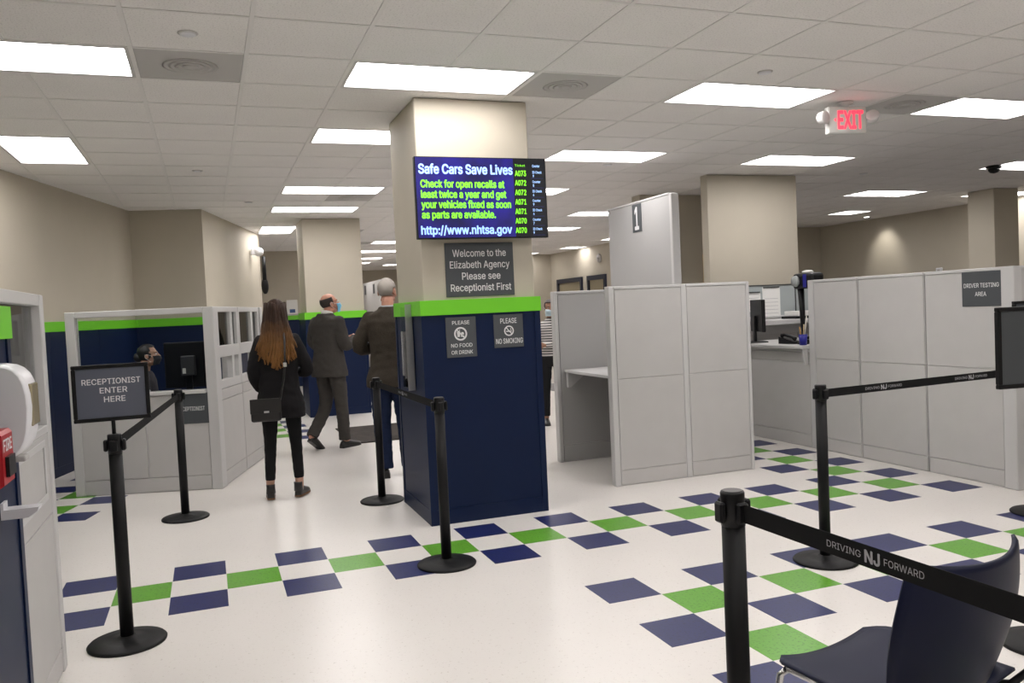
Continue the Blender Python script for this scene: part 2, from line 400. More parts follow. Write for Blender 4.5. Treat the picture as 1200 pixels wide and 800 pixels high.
pillar('pillar', 'beige pillar with navy base and green band, carrying the screen', 2.345, 3.2, 1.075, 1.90, True)
pillar('pillar', 'far beige pillar with navy base behind the man in the grey suit', 2.33, 3.22, 8.35, 9.2, True)
pillar('pillar', 'near navy wainscoted pillar cut off by the left edge', -.62, .235, -2.4, -1.515, True)
pillar('pillar', 'wide plain beige pillar behind the driver testing cubicles', 6.69, 8.02, 4.0, 4.14, False)
pillar('pillar', 'slim beige pillar at the far right corner', 12.43, 12.95, 4.83, 5.3, False)
pillar('pillar', 'beige wall stub with a tan edge behind the tall number 1 panel', 6.72, 8.7, 5.72, 5.95, False)
tr = box('trim_1', (7.72, 5.69, 0), (7.82, 5.718, 2.2), mat('tan_wood', s(190,160,110), .5), None, .003); tag(tr, kind='structure')

cp_ = box('floor_bounce_cut', (6.75, -.05, 0), (14.04, 10.59, .006), mat('bounce_cut_grey', (.22, .215, .21, 1), .95, var=.3, vscale=60, bump=.4, bscale=300)); tag(cp_, kind='structure')  # unseen dark floor sheet, added to cut bounce onto right ceiling and walls
# recessed wall washer that makes the bright oval on the far right wall
t = thing('downlight', 'small recessed downlight washing the far right wall', 'light', (13.55, 8.65, H))
MB().lathe([(.06,-.001),(.075,-.006),(.075,-.001)], 24).build('trim_ring', m_fix, t); MB().lathe([(.055,-.0015),(.05,-.003)], 24).build('lens', m_lamp, t)
sp = bpy.data.lights.new('washer', 'SPOT'); sp.energy = 30; sp.spot_size = math.radians(75); sp.spot_blend = .9; sp.shadow_soft_size = .05; sp.color = (1, .95, .88)
so = bpy.data.objects.new('washer_bulb', sp); COL.objects.link(so); so.parent = t; so.location = (0, 0, -.03); so.rotation_euler = (0, math.radians(-34), 0)
# far windows with dark frames on the middle right wall
for n_, (ya, yb) in enumerate(((15.45, 17.1), (14.05, 15.1))):
    t = thing('window_%d' % (n_+1), ('left' if n_ == 0 else 'right') + ' dark framed service window in the far middle wall', 'window', (10.36, (ya+yb)/2, 1.0), 0, None, 'structure')
    d = (yb-ya)/2
    q = MB(); q.box((-.06,-d,0), (0,-d+.09,1.3)).box((-.06,d-.09,0), (0,d,1.3)).box((-.06,-d+.09,1.18), (0,d-.09,1.3)).box((-.06,-d+.09,0), (0,d-.09,.09)); q.build('window_frame', mat('window_navy', s(25,30,48), .5), t)
    box('pane', (-.012,-d+.09,.09), (-.008,d-.09,1.18), mat('window_tan', s(150,140,115), .3), t)
t = thing('wall_speaker', 'small round pale device on the far middle wall above the windows', 'speaker', (10.358, 14.4, 2.72))
MB().lathe([(.11,0),(.11,.03),(.09,.05),(.03,.062)], 24, Matrix.Rotation(-math.pi/2, 4, 'Y')).build('housing', m_vent, t)
MB().lathe([(.05,.058),(.045,.07),(.01,.072)], 20, Matrix.Rotation(-math.pi/2, 4, 'Y')).build('grille', m_fix, t)
t = thing('thermostat', 'small white box on the far right beige wall', 'thermostat', (14.05, 7.35, 1.86))
MB().bbox((-.04,-.07,-.08), (0,.07,.08), .01).build('case', m_white, t); box('display', (-.043,-.03,-.01), (-.0405,.03,.05), m_vent, t)
# ------------------------------------------------------------------ PANEL SYSTEMS
TOP = 1.68
def panel(parent, name, u0, u1, y=0, th=.07, h=TOP, splits=(.13, .90), m=None, rz=0, org=(0,0), end=True):
    """one partition unit: recessed core with proud tiles, local x = run; placed in parent's frame"""
    m = m or m_grey; c, s_ = math.cos(rz), math.sin(rz)
    X = Matrix.Translation((org[0], org[1], 0)) @ Matrix.Rotation(rz, 4, 'Z')
    k = th/2
    p = MB().box((u0, y-k+.008, .0), (u1, y+k-.008, h-.02), X).build(name, m_grey2, parent)
    zs = [.008] + list(splits) + [h-.03]
    for a, b in zip(zs, zs[1:]):
        MB().bbox((u0+.006, y-k, a+.003), (u1-.006, y+k, b-.003), .003, 1, X).build('tile', m, p)
    MB().bbox((u0, y-k-.003, h-.026), (u1, y+k+.003, h), .004, 1, X).build('top_cap', m_grey2, p)
    return p
def post(parent, u0, u1, y0, y1, h=TOP, X=None, name='post'):
    return MB().bbox((u0, y0, 0), (u1, y1, h), .005, 1, X).build(name, m_grey2, parent)

# testing booth in the middle
t = thing('testing_booth', 'pale grey open booth with a shelf, right of the screen column', 'cubicle', (4.05, 1.535, 0))
post(t, -.02, .03, -.036, .036); panel(t, 'front_panel', .03, .675); post(t, .676, .724, -.034, .034); panel(t, 'front_panel', .725, 1.34); post(t, 1.341, 1.375, -.036, .036)
panel(t, 'back_panel', .06, 1.31, y=1.26, m=m_fab, splits=(.17,)); post(t, .02, .058, 1.22, 1.30)
panel(t, 'side_panel', .04, 1.22, y=0, rz=math.pi/2, org=(1.34, 0), splits=(.13, .9))
box('shelf', (.10, .04, .885), (1.30, 1.222, .912), m_grey2, t, .004)
MB().prism([(0, .884), (.0, .74), (.03, .74), (.22, .884)], 1.17, 1.215, Matrix.Translation((.115, 0, 0))).build('bracket', m_grey2, t)
t = thing('tall_partition', 'tall grey partition with a number 1 sign behind the booth', 'partition', (5.44, 2.75, 0))
MB().bbox((-.036, 0, 0), (.036, 1.38, 2.63), .004).build('board', m_fab, t); MB().bbox((-.045, -.05, 0), (.045, -.001, 2.635), .006).build('end_post', m_grey2, t)
MB().bbox((-.041, 0, 2.631), (.041, 1.38, 2.65), .003).build('top_cap', m_grey2, t)
sg = box('number_plate', (-.042, .585, 2.315), (-.037, .785, 2.62), m_sign, t); text('1', m_lit, sg, .05, .145, 0, .24, (-.0421, .785, 2.345), FACE_X, .02)
t = thing('tall_partition', 'distant tall grey partition with small dark signs by the far pillar', 'partition', (5.44, 18.0, 0))
MB().bbox((-.036, 0, 0), (.036, 3.0, 2.5), .004).build('board', m_grey, t); MB().bbox((-.055, -.09, 0), (.055, -.001, 2.5), .006).build('end_post', m_grey2, t)
for yy in (.75, 2.1): box('number_plate', (-.042, yy, 2.15), (-.037, yy+.25, 2.42), m_sign, t)

# driver testing cubicle wall on the right (local x -> +Y, local y -> -X)
t = thing('cubicle_wall', 'long pale grey cubicle wall under the driver testing area sign', 'partition', (6.555, 0, 0), math.pi/2)
post(t, -.21, -.10, -.04, .045); panel(t, 'panel', -.10, .615); panel(t, 'panel', .625, 1.37); panel(t, 'panel', 1.38, 1.965); post(t, 1.966, 2.05, -.036, .036)
panel(t, 'low_panel', 2.051, 3.45, h=.99, splits=(.13, .86)); post(t, 3.451, 3.52, -.036, .036)
panel(t, 'return_panel', .0, 1.9, rz=-math.pi/2, org=(-.155, -.045), splits=(.13, .90))
t = thing('counter', 'white counter ledge over the low cubicle panel, left of the testing wall', 'counter', (6.9, 2.75, .995))
MB().bbox((-.46, -.69, 0), (.5, .69, .032), .005).build('top', m_grey2, t)
MB().prism([(-.44, -.002), (-.385, -.002), (-.385, -.16), (-.42, -.16)], -.68, -.655).build('bracket', m_grey2, t)
t = thing('wall_sign', 'square charcoal DRIVER TESTING AREA sign on the cubicle wall', 'sign', (6.519, .07, 1.52))
p = MB().bbox((-.006, -.175, -.135), (0, .175, .135), .002).build('plate', m_sign, t)
text('DRIVER TESTING', m_lit, p, -.155, .155, .012, .032, (-.0062, 0, 0), FACE_X, .01); text('AREA', m_lit, p, -.055, .045, -.055, .032, (-.0062, 0, 0), FACE_X, .01)
# work desk behind the low panel
t = thing('cubicle_wall', 'pale glass topped partition behind the cluttered testing desk', 'partition', (7.7, 3.85, 0))
panel(t, 'panel', -1.0, .12, h=1.30, splits=(.13,.9)); panel(t, 'panel', .13, 1.2, h=1.30, splits=(.13,.9))
box('pane', (-1.0, -.006, 1.30), (.118, .006, 1.67), mat('frosted_pane', s(165,172,172), .35), t); box('pane', (.134, -.006, 1.30), (1.2, .006, 1.67), mat('frosted_pane', s(165,172,172), .35), t); box('pane_post', (.119, -.012, 1.30), (.133, .012, 1.70), m_dark, t)
box('top_strip', (-1.0, -.012, 1.671), (1.2, .012, 1.685), m_dark, t)
t = thing('hanging_shelf', 'grey shelf behind the testing desk monitor', 'shelf', (7.6, 3.62, 1.20))
MB().bbox((-.6, -.2, 0), (.7, .18, .055), .005).build('board', m_grey2, t); box('back_rail', (-.6, .15, -.12), (.7, .18, -.001), m_grey2, t)
def monitor(name, label, loc, rz, w_, h_, tilt=0):
    t = thing(name, label, 'monitor', loc, rz)
    MB().bbox((-w_/2, -.02, .12), (w_/2, .02, .12+h_), .008, 2).build('housing', m_blk2, t)
    box('screen', (-w_/2+.012, .0205, .14), (w_/2-.012, .022, .11+h_), mat('screen_dark', (.02,.022,.03,1), .2), t)
    MB().bbox((-.03, -.05, .01), (.03, -.021, .12+h_*.5), .004).build('neck', m_blk2, t); MB().bbox((-.12, -.11, 0), (.12, .08, .012), .004).build('base', m_blk2, t)
    return t
monitor('monitor', 'black monitor edge on the testing desk beside the grey booth', (6.72, 3.13, 1.028), math.radians(-112), .5, .36)
t = thing('desk_phone', 'black desk phone on the counter left of the blue cup', 'phone', (6.72, 2.55, 1.028), math.radians(-80))
MB().prism([(-.11, 0), (.11, 0), (.11, .02), (-.11, .075)], -.09, .09).build('body', m_blk2, t)
MB().tube([(-.09,-.06,.085),(-.05,-.06,.095),(.05,-.06,.072),(.09,-.06,.05)], [.024,.016,.016,.024], 10).build('handset', m_blk2, t)
for a in range(3):
    for b in range(3): MB().box((.01+a*.03, -.01+b*.03, .03), (.03+a*.03, .01+b*.03, .054-a*.008)).build('key', m_grey2, t)
t = thing('pencil_cup', 'royal blue pencil cup on the counter end by the cubicle wall', 'cup', (6.57, 2.2, 1.028))
MB().lathe([(.036,0),(.044,.11),(.040,.11),(.034,.006)], 20).build('cup', mat('royal_blue', s(30,30,140), .4), t)
for k, (ax, ay, L_, c_) in enumerate(((.3,-.15,.25,(200,170,110)),(.1,-.35,.30,(220,215,205)),(-.3,.2,.19,(190,140,60)),(.0,.3,.18,(60,60,60)),(.25,.1,.21,(210,190,150)))):
    MB().tube([(ax*.03, ay*.03, .012), (ax*L_*.45, ay*L_*.45, L_)], .005, 6).build('pencil', mat('pencil_%d' % k, s(*c_), .5), t)
t = thing('vision_tester', 'black vision testing device with round grey disc above the blue cup', 'device', (6.68, 2.33, 1.16))
MB().tube([(0,0,0),(0,0,.2),(-.005,.01,.47)], [.02,.028,.035], 12).build('stem', m_blk2, t); MB().bbox((-.07, -.24, .44), (.09, .06, .60), .03, 2).build('head', m_blk2, t)
MB().lathe([(.058,0),(.055,.02),(.02,.026)], 24, Matrix.Translation((-.07, .0, .52)) @ Matrix.Rotation(-math.pi/2, 4, 'Y')).build('disc', mat('disc_grey', s(165,170,170), .4), t)
box('blue_band', (-.074, -.16, .455), (-.0705, -.11, .585), mat('royal_blue', s(30,30,140), .4), t); MB().lathe([(.06,-.13),(.06,-.115),(.03,-.11),(.025,0)], 20).build('foot', m_blk2, t)
MB().ell((0, -.1, .61), (.05, .07, .02)).build('tissue', m_paper, t)
for k, (yy, z0, z1, lab) in enumerate(((7.17, 1.36, 1.60, 'white notice sheet pinned on the partition above the desk monitor'), (7.46, 1.30, 1.655, 'tall white calendar sheet on the partition right of the desk monitor'))):
    t = thing('notice_sheet', lab, 'paper', (yy, 3.843, z0), math.pi/2, 'sheets on the desk partition')
    box('sheet', (-.004, -.13, 0), (0, .13, z1-z0), m_paper, t)
    for r_ in range(5): box('print_line', (-.0055, -.10, .03+r_*.045), (-.0042, .10, .034+r_*.045), m_lit2, t)
    box('clip', (-.012, -.12, z1-z0-.012), (-.0042, .12, z1-z0+.004), m_dark, t)
t = thing('paper_tray', 'white paper stack in a dark tray on the grey shelf', 'tray', (7.72, 3.6, 1.256))
MB().bbox((-.20, -.14, 0), (.20, .14, .03), .004).build('tray', m_blk2, t); MB().bbox((-.17, -.12, .031), (.15, .12, .09), .004).build('paper_stack', m_paper, t)
t = thing('keyboard_tray', 'dark clutter of a stapler and tray on the testing counter', 'tray', (7.0, 2.75, 1.028))
MB().bbox((-.1, -.24, 0), (.1, .2, .03), .006).build('tray', m_blk2, t); MB().bbox((-.02, -.16, .031), (.03, -.02, .06), .01, 2).build('stapler', m_blk2, t); box('paper', (-.08, .02, .031), (.06, .18, .036), m_paper, t)

# ------------------------------------------------------------------ reception booth
RZ = math.radians(-16.5); RO = Vector((.905, 3.40, 0))
t = thing('reception_booth', 'grey glazed reception booth against the left wall', 'booth', RO, RZ); rec = t
post(t, -.045, .05, -.035, .115); post(t, -1.265, -1.18, -.035, .045)
p = box('front_panel', (-1.18, -.022, 0), (-.046, .022, .89), m_grey2, t)
for a, b, c, d in ((-1.18, -.61, .14, .885), (-.60, -.046, .14, .885), (-1.18, -.046, .008, .134)): MB().bbox((a+.002, -.032, c), (b-.002, .03, d), .003).build('tile', m_grey, p)
MB().bbox((-1.175, -.06, .892), (-.05, .08, .925), .004).build('sill', m_grey2, t); MB().bbox((-1.18, -.034, 1.625), (-.046, .04, TOP), .004).build('top_rail', m_grey2, t)
box('pane', (-1.178, -.003, .927), (-.048, .003, 1.624), m_glass, t)
S = Matrix.Rotation(math.pi/2, 4, 'Z')                                          # side run: x -> +y, y -> -x
for k, (a, b) in enumerate(((.117, .86), (.87, 1.74))):
    p = MB().box((a, -.035, 0), (b, .015, .885), S).build('side_panel', m_grey2, t)
    for z0, z1 in ((.008,.134),(.14,.80),(.806,.90)): MB().bbox((a+.003, -.045, z0), (b-.003, .025, z1), .003, 1, S).build('tile', m_grey, p)
    q = MB(); q.bbox((a, -.04, .905), (b, .02, .985), .004, 1, S).bbox((a, -.04, 1.20), (b, .02, 1.31), .004, 1, S).bbox((a, -.04, 1.63), (b, .02, TOP), .004, 1, S)
    for u, v in ((a, a+.05), (b-.05, b), ((a+b)/2+.08, (a+b)/2+.16)): q.bbox((u, -.038, .985), (v, .018, 1.63), .003, 1, S)
    q.build('window_frame', m_grey2, t)
    MB().box((a+.05, -.012, 1.31), (b-.05, -.008, 1.63), S).build('pane', m_glass, t)
post(t, .0, .06, 1.745, 1.84)
p = panel(t, 'left_panel', .05, 1.3, rz=math.pi/2, org=(-1.225, 0), h=1.10, splits=(.13, .9))
box('inner_post', (-.20, 1.05, 0), (-.12, 1.13, 1.65), m_grey2, t)
box('desk_top', (-1.17, .10, .72), (-.06, .62, .75), m_grey2, t, .004); box('desk_side', (-1.16, .12, 0), (-1.12, .60, .719), m_grey, t); box('desk_side', (-.12, .12, 0), (-.08, .60, .719), m_grey, t)
RM = Matrix.Translation(RO) @ Matrix.Rotation(RZ, 4, 'Z')
def rec_pt(x, y, z): return RM @ Vector((x, y, z))
m_ = monitor('monitor', 'large black monitor seen from behind inside the reception window', rec_pt(-.29, .30, .751), RZ, .46, .30)
m_.scale = (1.0, 1, 1.45)
MB().bbox((-.06, -.075, .20), (.07, -.022, .33), .006).build('mini_computer', mat('pc_grey', (.035,.036,.04,1), .5), m_); box('sticker', (-.045, -.0765, .215), (-.015, -.0755, .25), m_paper, m_)
t = thing('paper_pile', 'white papers lying on the reception desk under the monitor', 'paper', rec_pt(-.66, .42, .751), RZ)
for k in range(4): box('sheet', (-.12+k*.012, -.06-k*.004, k*.004), (.10+k*.01, .07-k*.003, k*.004+.0035), m_paper, t)
t = thing('blue_box', 'small blue tissue box on the reception desk beside the seated worker', 'box', rec_pt(-.66, .20, .751), RZ)
MB().bbox((-.06, -.05, 0), (.06, .05, .16), .006).build('carton', mat('sky_blue', s(70,120,190), .5), t); MB().ell((0, 0, .165), (.03, .015, .02)).build('tissue', m_paper, t)
t = thing('wall_sign', 'charcoal RECEPTIONIST plate on the front of the reception booth', 'sign', rec_pt(-.185, -.0335, .757), RZ)
p = MB().bbox((-.145, -.006, -.14), (.145, 0, .14), .002).build('plate', m_sign, t); text('RECEPTIONIST', m_lit, p, -.125, .115, -.02, .036, (0, -.0062, 0), FACE_Y, .012)
# near left booth
t = thing('reception_booth', 'near grey glazed booth at the left edge behind the sanitizer', 'booth', (.165, -.48, 0), -math.pi/2)   # local x -> -Y, local y -> +X
post(t, 0, .075, -.04, .04, 1.69); post(t, 1.0, 1.03, -.04, .04, 1.69)
p = MB().box((.076, -.03, 0), (1.0, .027, 1.08)).build('side_panel', m_grey2, t)
for z0, z1 in ((.008,.11),(.115,.72),(.725,1.08)): MB().bbox((.078, -.036, z0), (.998, .034, z1), .003).build('tile', m_grey, p)
q = MB(); q.bbox((.17, .0342, .80), (.95, .040, .83), .002).bbox((.17, .0342, 1.03), (.95, .040, 1.06), .002).bbox((.17, .0342, .831), (.20, .040, 1.029), .002).bbox((.92, .0342, .831), (.95, .040, 1.029), .002); q.build('hatch_frame', m_grey2, p)
MB().bbox((.076, -.035, 1.081), (1.0, .036, 1.115), .003).build('sill', m_grey2, t); MB().bbox((.076, -.035, 1.64), (1.0, .036, 1.69), .003).build('top_rail', m_grey2, t)
box('pane', (.077, -.003, 1.116), (.999, .003, 1.639), m_glass, t)
t = thing('hanging_gown', 'pale grey garment hanging behind the near left booth glass', 'garment', (-.1, -.62, 1.06))
q = MB(); rr = []
for k in range(9):
    z = k*.06; wd = .13 + .03*math.sin(k*.9) - (.05 if k == 8 else 0)
    rr.append([Vector((math.cos(a)*.06*(1+.15*math.sin(5*a)), math.sin(a)*wd*(1+.12*math.sin(3*a+k*.4)), z)) for a in [2*math.pi*i/28 for i in range(28)]])
q.rings(rr).build('cloth', mat('pale_grey_cloth', s(175,175,175), .9), t); MB().tube([(0,-.09,.49),(0,0,.54),(0,.09,.49)], .006, 8).build('hanger', m_silver, t)
# things on the near pillar
t = thing('sanitizer_dispenser', 'white hand sanitizer dispenser on the near left pillar', 'dispenser', (.262, -1.76, 1.15))
prof = [(0, .0), (.05, .0), (.068, .008), (.083, .024), (.093, .045), (.10, .07), (.1055, .11), (.108, .15), (.106, .19), (.10, .225), (.09, .25), (.075, .268), (.055, .279), (.03, .284), (0, .285)]
MB().rings([[(x*f, y, .1425+(z-.1425)*g_) for x, z in prof] for y, f, g_ in ((-.085,.93,.95),(-.08,.98,.985),(-.06,1.02,1),(.06,1.02,1),(.08,.98,.985),(.085,.93,.95))], True, True).build('cover', m_white, t)
MB().bbox((.098, -.05, .09), (.1125, .05, .22), .004).build('window', mat('amber_clear', s(150,140,115), .15), t); MB().bbox((.03, -.03, -.02), (.08, .03, -.001), .006, 2).build('nozzle', m_vent, t)
t = thing('drip_tray', 'white drip tray below the hand sanitizer dispenser', 'tray', (.262, -1.75, .95))
MB().prism([(0,.004),(.075,.004),(.10,.022),(.104,.034),(.0,.034)], -.03, .03).build('tray', m_white, t); box('back_plate', (0, -.03, .035), (.008, .03, .055), m_white, t)
t = thing('fire_alarm_box', 'red FIRE alarm box on the near left pillar', 'alarm', (.262, -2.06, 1.095))
MB().prism([(0,.0),(.06,.0),(.088,.02),(.088,.155),(.08,.165),(0,.165)], -.065, .065).build('case', m_red, t)
fy = Matrix.Rotation(math.pi/2, 4, 'Z') @ FACE_Y
text('FIRE', m_lit, t, -.05, .05, .11, .032, (.0883, 0, 0), fy, .02); box('pull_handle', (.0885, -.04, .04), (.098, .04, .095), m_blk2, t); text('FIRE', m_lit, t, .012, .082, .118, .03, (0, -.0655, 0), FACE_Y, .02)
t = thing('brochure_holder', 'clear brochure holder on the left face of the screen column', 'holder', (2.318, 1.42, .98))
q = MB(); q.box((-.05,-.10,0), (-.046,.10,.42)).box((-.046,-.10,0), (-.004,-.096,.60)).box((-.046,.096,0), (-.004,.10,.60)).box((-.046,-.10,0), (-.004,.10,.004)).box((-.004,-.10,0), (-.001,.10,.62)); q.build('case', m_glass, t)
box('leaflet', (-.03, -.09, .006), (-.012, .09, .30), m_paper, t); box('photo_patch', (-.0312, -.09, .08), (-.0302, .09, .18), m_sign, t); box('steel_frame', (-.054, -.10, -.02), (-.002, -.092, .62), m_silver, t)

# ------------------------------------------------------------------ signs and screen on the column
FY = 1.075 - .0225
t = thing('wall_sign', 'charcoal welcome sign naming the Elizabeth Agency under the screen', 'sign', (2.78, 1.0745, 1.83))
p = MB().bbox((-.262, -.006, -.195), (.262, 0, .195), .002).build('plate', m_sign, t)
for l, x0, x1, z in (('Welcome to the', -.205, .205, .095), ('Elizabeth Agency', -.228, .23, .012), ('Please see', -.14, .155, -.071), ('Receptionist First', -.228, .236, -.154)): text(l, m_lit, p, x0, x1, z, .05, (0, -.0062, 0), FACE_Y, .008)
def ring(q, r0, r1, X):
    n = 40; a = [[X @ Vector((r*math.cos(2*math.pi*i/n), y, r*math.sin(2*math.pi*i/n))) for i in range(n)] for r, y in ((r0, 0), (r0, -.001), (r1, -.001), (r1, 0))]
    V = [[q.bm.verts.new(p) for p in rg] for rg in a]
    for j in range(4):
        for i in range(n): q.bm.faces.new((V[j][i], V[j][(i+1)%n], V[(j+1)%4][(i+1)%n], V[(j+1)%4][i]))
t = thing('wall_sign', 'charcoal NO FOOD OR DRINK sign on the navy column base', 'sign', (2.607, FY, 1.345))
p = MB().bbox((-.114, -.006, -.145), (.114, 0, .145), .002).build('plate', m_sign, t)
text('PLEASE', m_lit, p, -.065, .065, .092, .026, (0,-.0062,0), FACE_Y, .012); text('NO FOOD', m_lit, p, -.08, .08, -.072, .026, (0,-.0062,0), FACE_Y, .012); text('OR DRINK', m_lit, p, -.08, .082, -.122, .026, (0,-.0062,0), FACE_Y, .012)
q = MB(); X = Matrix.Translation((-.005, -.0062, .024)); ring(q, .037, .049, X)
q.prism([(-.024,-.022),(-.006,-.022),(-.002,.016),(-.028,.016)], -.001, 0, X).prism([(.002,-.022),(.026,-.022),(.026,-.012),(.002,-.012)], -.001, 0, X).prism([(.002,-.006),(.026,-.006),(.022,.012),(.006,.012)], -.001, 0, X).prism([(-.012,.016),(-.008,.016),(-.002,.032),(-.006,.032)], -.001, 0, X)
q.prism([(-.034,.030),(-.028,.036),(.034,-.030),(.028,-.036)], -.0016, -.0011, X); q.build('prohibition_symbol', m_lit, p)
t = thing('wall_sign', 'charcoal NO SMOKING sign on the navy column base', 'sign', (2.972, FY, 1.372))
p = MB().bbox((-.115, -.006, -.122), (.115, 0, .122), .002).build('plate', m_sign, t)
text('PLEASE', m_lit, p, -.063, .065, .056, .036, (0,-.0062,0), FACE_Y, .012); text('NO SMOKING', m_lit, p, -.102, .108, -.092, .036, (0,-.0062,0), FACE_Y, .012)
q = MB(); X = Matrix.Translation((.002, -.0062, .0)); ring(q, .029, .038, X)
q.prism([(-.022,-.008),(.014,-.008),(.014,0),(-.022,0)], -.001, 0, X).prism([(.016,-.008),(.021,-.008),(.021,0),(.016,0)], -.001, 0, X).prism([(.014,.003),(.019,.003),(.016,.018),(.010,.018)], -.001, 0, X)
q.prism([(-.026,.023),(-.021,.028),(.026,-.023),(.021,-.028)], -.0016, -.0011, X); q.build('prohibition_symbol', m_lit, p)

def em(name, col, st): return mat(name, col, .4, emit=st)
m_scr = mat('screen_blue', s(18, 8, 110), .3); b_ = m_scr.node_tree
def screen_nodes(m):
    nt = m.node_tree; N = nt.nodes; L = nt.links; b = N['Principled BSDF']; tc = N.new('ShaderNodeTexCoord'); nz = N.new('ShaderNodeTexNoise'); nz.inputs['Scale'].default_value = 3.2; nz.inputs['Detail'].default_value = 3
    rp = N.new('ShaderNodeValToRGB'); e = rp.color_ramp.elements; e[0].position = .35; e[1].position = .75; e[0].color = s(8, 4, 78); e[1].color = s(42, 26, 190)
    L.new(tc.outputs['Object'], nz.inputs[0]); L.new(nz.outputs[0], rp.inputs[0]); L.new(rp.outputs[0], b.inputs['Emission Color']); b.inputs['Emission Strength'].default_value = .85; b.inputs['Base Color'].default_value = (.005, .005, .02, 1)
screen_nodes(m_scr)
m_sblk = em('screen_black', s(4, 6, 14), 1); m_tb = em('screen_text_blue', s(150, 185, 255), 1); m_tg = em('screen_text_green', s(120, 225, 35), 1); m_tw = em('screen_text_pale', s(150, 185, 235), .8); m_rule = em('screen_rule', s(30, 40, 110), .8)
W_, H_ = .985, .575
t = thing('television', 'wall mounted screen with green and blue text on the column', 'screen', (2.79, .95, 2.045))
MB().bbox((-W_/2, 0, 0), (W_/2, .045, H_), .004).build('bezel', m_blk2, t)
MB().bbox((-.2, .046, .15), (.2, .123, .42), .004).build('wall_bracket', m_blk, t)
SX = lambda x: -W_/2 + (x-52)/(1150-52)*W_; SZ = lambda y: H_ - (y-20)/(688-20)*H_
sc1 = box('display', (SX(60), -.002, SZ(678)), (SX(866), .0, SZ(28)), m_scr, t); sc2 = box('ticket_column', (SX(866), -.002, SZ(678)), (SX(1140), .0, SZ(28)), m_sblk, t)
for l, x0, x1, yb, ct, mm in (('Safe Cars Save Lives', 80, 860, 158, 74, m_tb), ('Check for open recalls at', 92, 785, 270, 58, m_tg), ('least twice a year and get', 92, 797, 354, 58, m_tg), ('your vehicles fixed as soon', 92, 834, 437, 58, m_tg), ('as parts are available.', 92, 700, 520, 58, m_tg), ('http://www.nhtsa.gov', 80, 834, 650, 66, m_tb)):
    text(l, mm, sc1, SX(x0), SX(x1), SZ(yb), ct/668*H_, (0, -.0024, 0), FACE_Y, .032)
text('Ticket', m_tg, sc2, SX(880), SX(968), SZ(92), .016, (0,-.0024,0)); text('Counter', m_tw, sc2, SX(1030), SX(1096), SZ(95), .017, (0,-.0024,0), FACE_Y, .03)
for k, (n_, c_, d_) in enumerate((('A073','ID Check','9'),('A072','Counter','8'),('A072','ID Check','4'),('A071','Counter','9'),('A071','ID Check','4'),('A070','Counter','7'),('A070','ID Check','9'))):
    yb = 170 + k*79.5; dx = -k*2.4
    text(n_, m_tg, sc2, SX(878+dx), SX(975+dx), SZ(yb), .037, (0,-.0024,0), FACE_Y, .028); text(c_, m_tw, sc2, SX(1030+dx), SX((1112 if 'ID' in c_ else 1100)+dx), SZ(yb-22), .017, (0,-.0024,0), FACE_Y, .03)
    text(d_, m_tw, sc2, SX(1032+dx), SX(1044+dx), SZ(yb+10), .018, (0,-.0024,0), FACE_Y, .03); box('rule', (SX(1016), -.0026, SZ(yb+20)), (SX(1122), -.0021, SZ(yb+18)), m_rule, sc2)
# exit sign
t = thing('exit_sign', 'lit red EXIT sign with two emergency lamp heads under the ceiling', 'sign', (5.77, .64, H-.255), math.radians(-12))
MB().bbox((-.165, -.03, 0), (.165, .03, .215), .012, 2).build('housing', mat('exit_white', (.7,.7,.67,1), .45), t); MB().lathe([(.06,.252),(.06,.235),(.03,.23),(.025,.214)], 20).build('canopy', m_fix, t)
text('EXIT', em('exit_red', s(255, 50, 70), 2.2), t, -.085, .135, .04, .135, (0, -.0305, 0), FACE_Y, .03); MB().prism([(-.115,.108),(-.10,.123),(-.10,.093)], -.0315, -.0305).build('arrow', MATS['exit_red'], t)
for sx in (-1, 1):
    a = MB().tube([(sx*.16, 0, .12), (sx*.19, -.01, .125), (sx*.21, -.02, .125)], [.02,.018,.018], 10).build('lamp_arm', m_fix, t)
    X = Matrix.Translation((sx*.215, -.03, .125)) @ Matrix.Rotation(math.radians(90 if sx < 0 else 60), 4, 'X') @ Matrix.Rotation(math.radians(-25*sx), 4, 'Y')
    MB().lathe([(.022,-.04),(.045,-.02),(.052,.03),(.047,.034),(.02,.036)], 20, X).build('lamp_head', m_fix, t)
# wall things around the hall corner
t = thing('emergency_light', 'white round emergency lamp high on the left wall corner', 'light', (1.775, 10.0, 2.69))
MB().ell((0, 0, 0), (.085, .085, .075)).build('lamp', m_white, t); MB().bbox((-.125, -.05, -.05), (-.0, .06, .05), .01).build('base', m_white, t)
t = thing('wall_handset', 'long black handset hanging on the left wall end', 'handset', (1.85, 10.0, 1.99))
MB().tube([(0,0,.62),(0,0,.2)], [.028,.035], 12).build('cord_tube', m_blk2, t); MB().ell((0,0,.12), (.06,.05,.14)).build('receiver', m_blk2, t)
t = thing('wall_notice', 'white notice with blue print on the far hall wall', 'paper', (2.71, 14.575, 1.64))
box('sheet', (-.12, -.006, 0), (.12, 0, .32), m_paper, t); box('print_block', (-.06, -.0075, .03), (.06, -.0062, .11), mat('print_blue', s(60,90,140), .6), t); box('ledge', (-.15, -.04, -.03), (.15, 0, -.002), m_vent, t)
t = tag(box('floor_mat', (2.45, 5.25, 0), (3.3, 6.75, .012), mat('mat_charcoal', s(52,46,42), .95, var=.35, vscale=9, bump=.6, bscale=150), None, .004), 'dark charcoal floor mat behind the grey-suited man', 'mat')

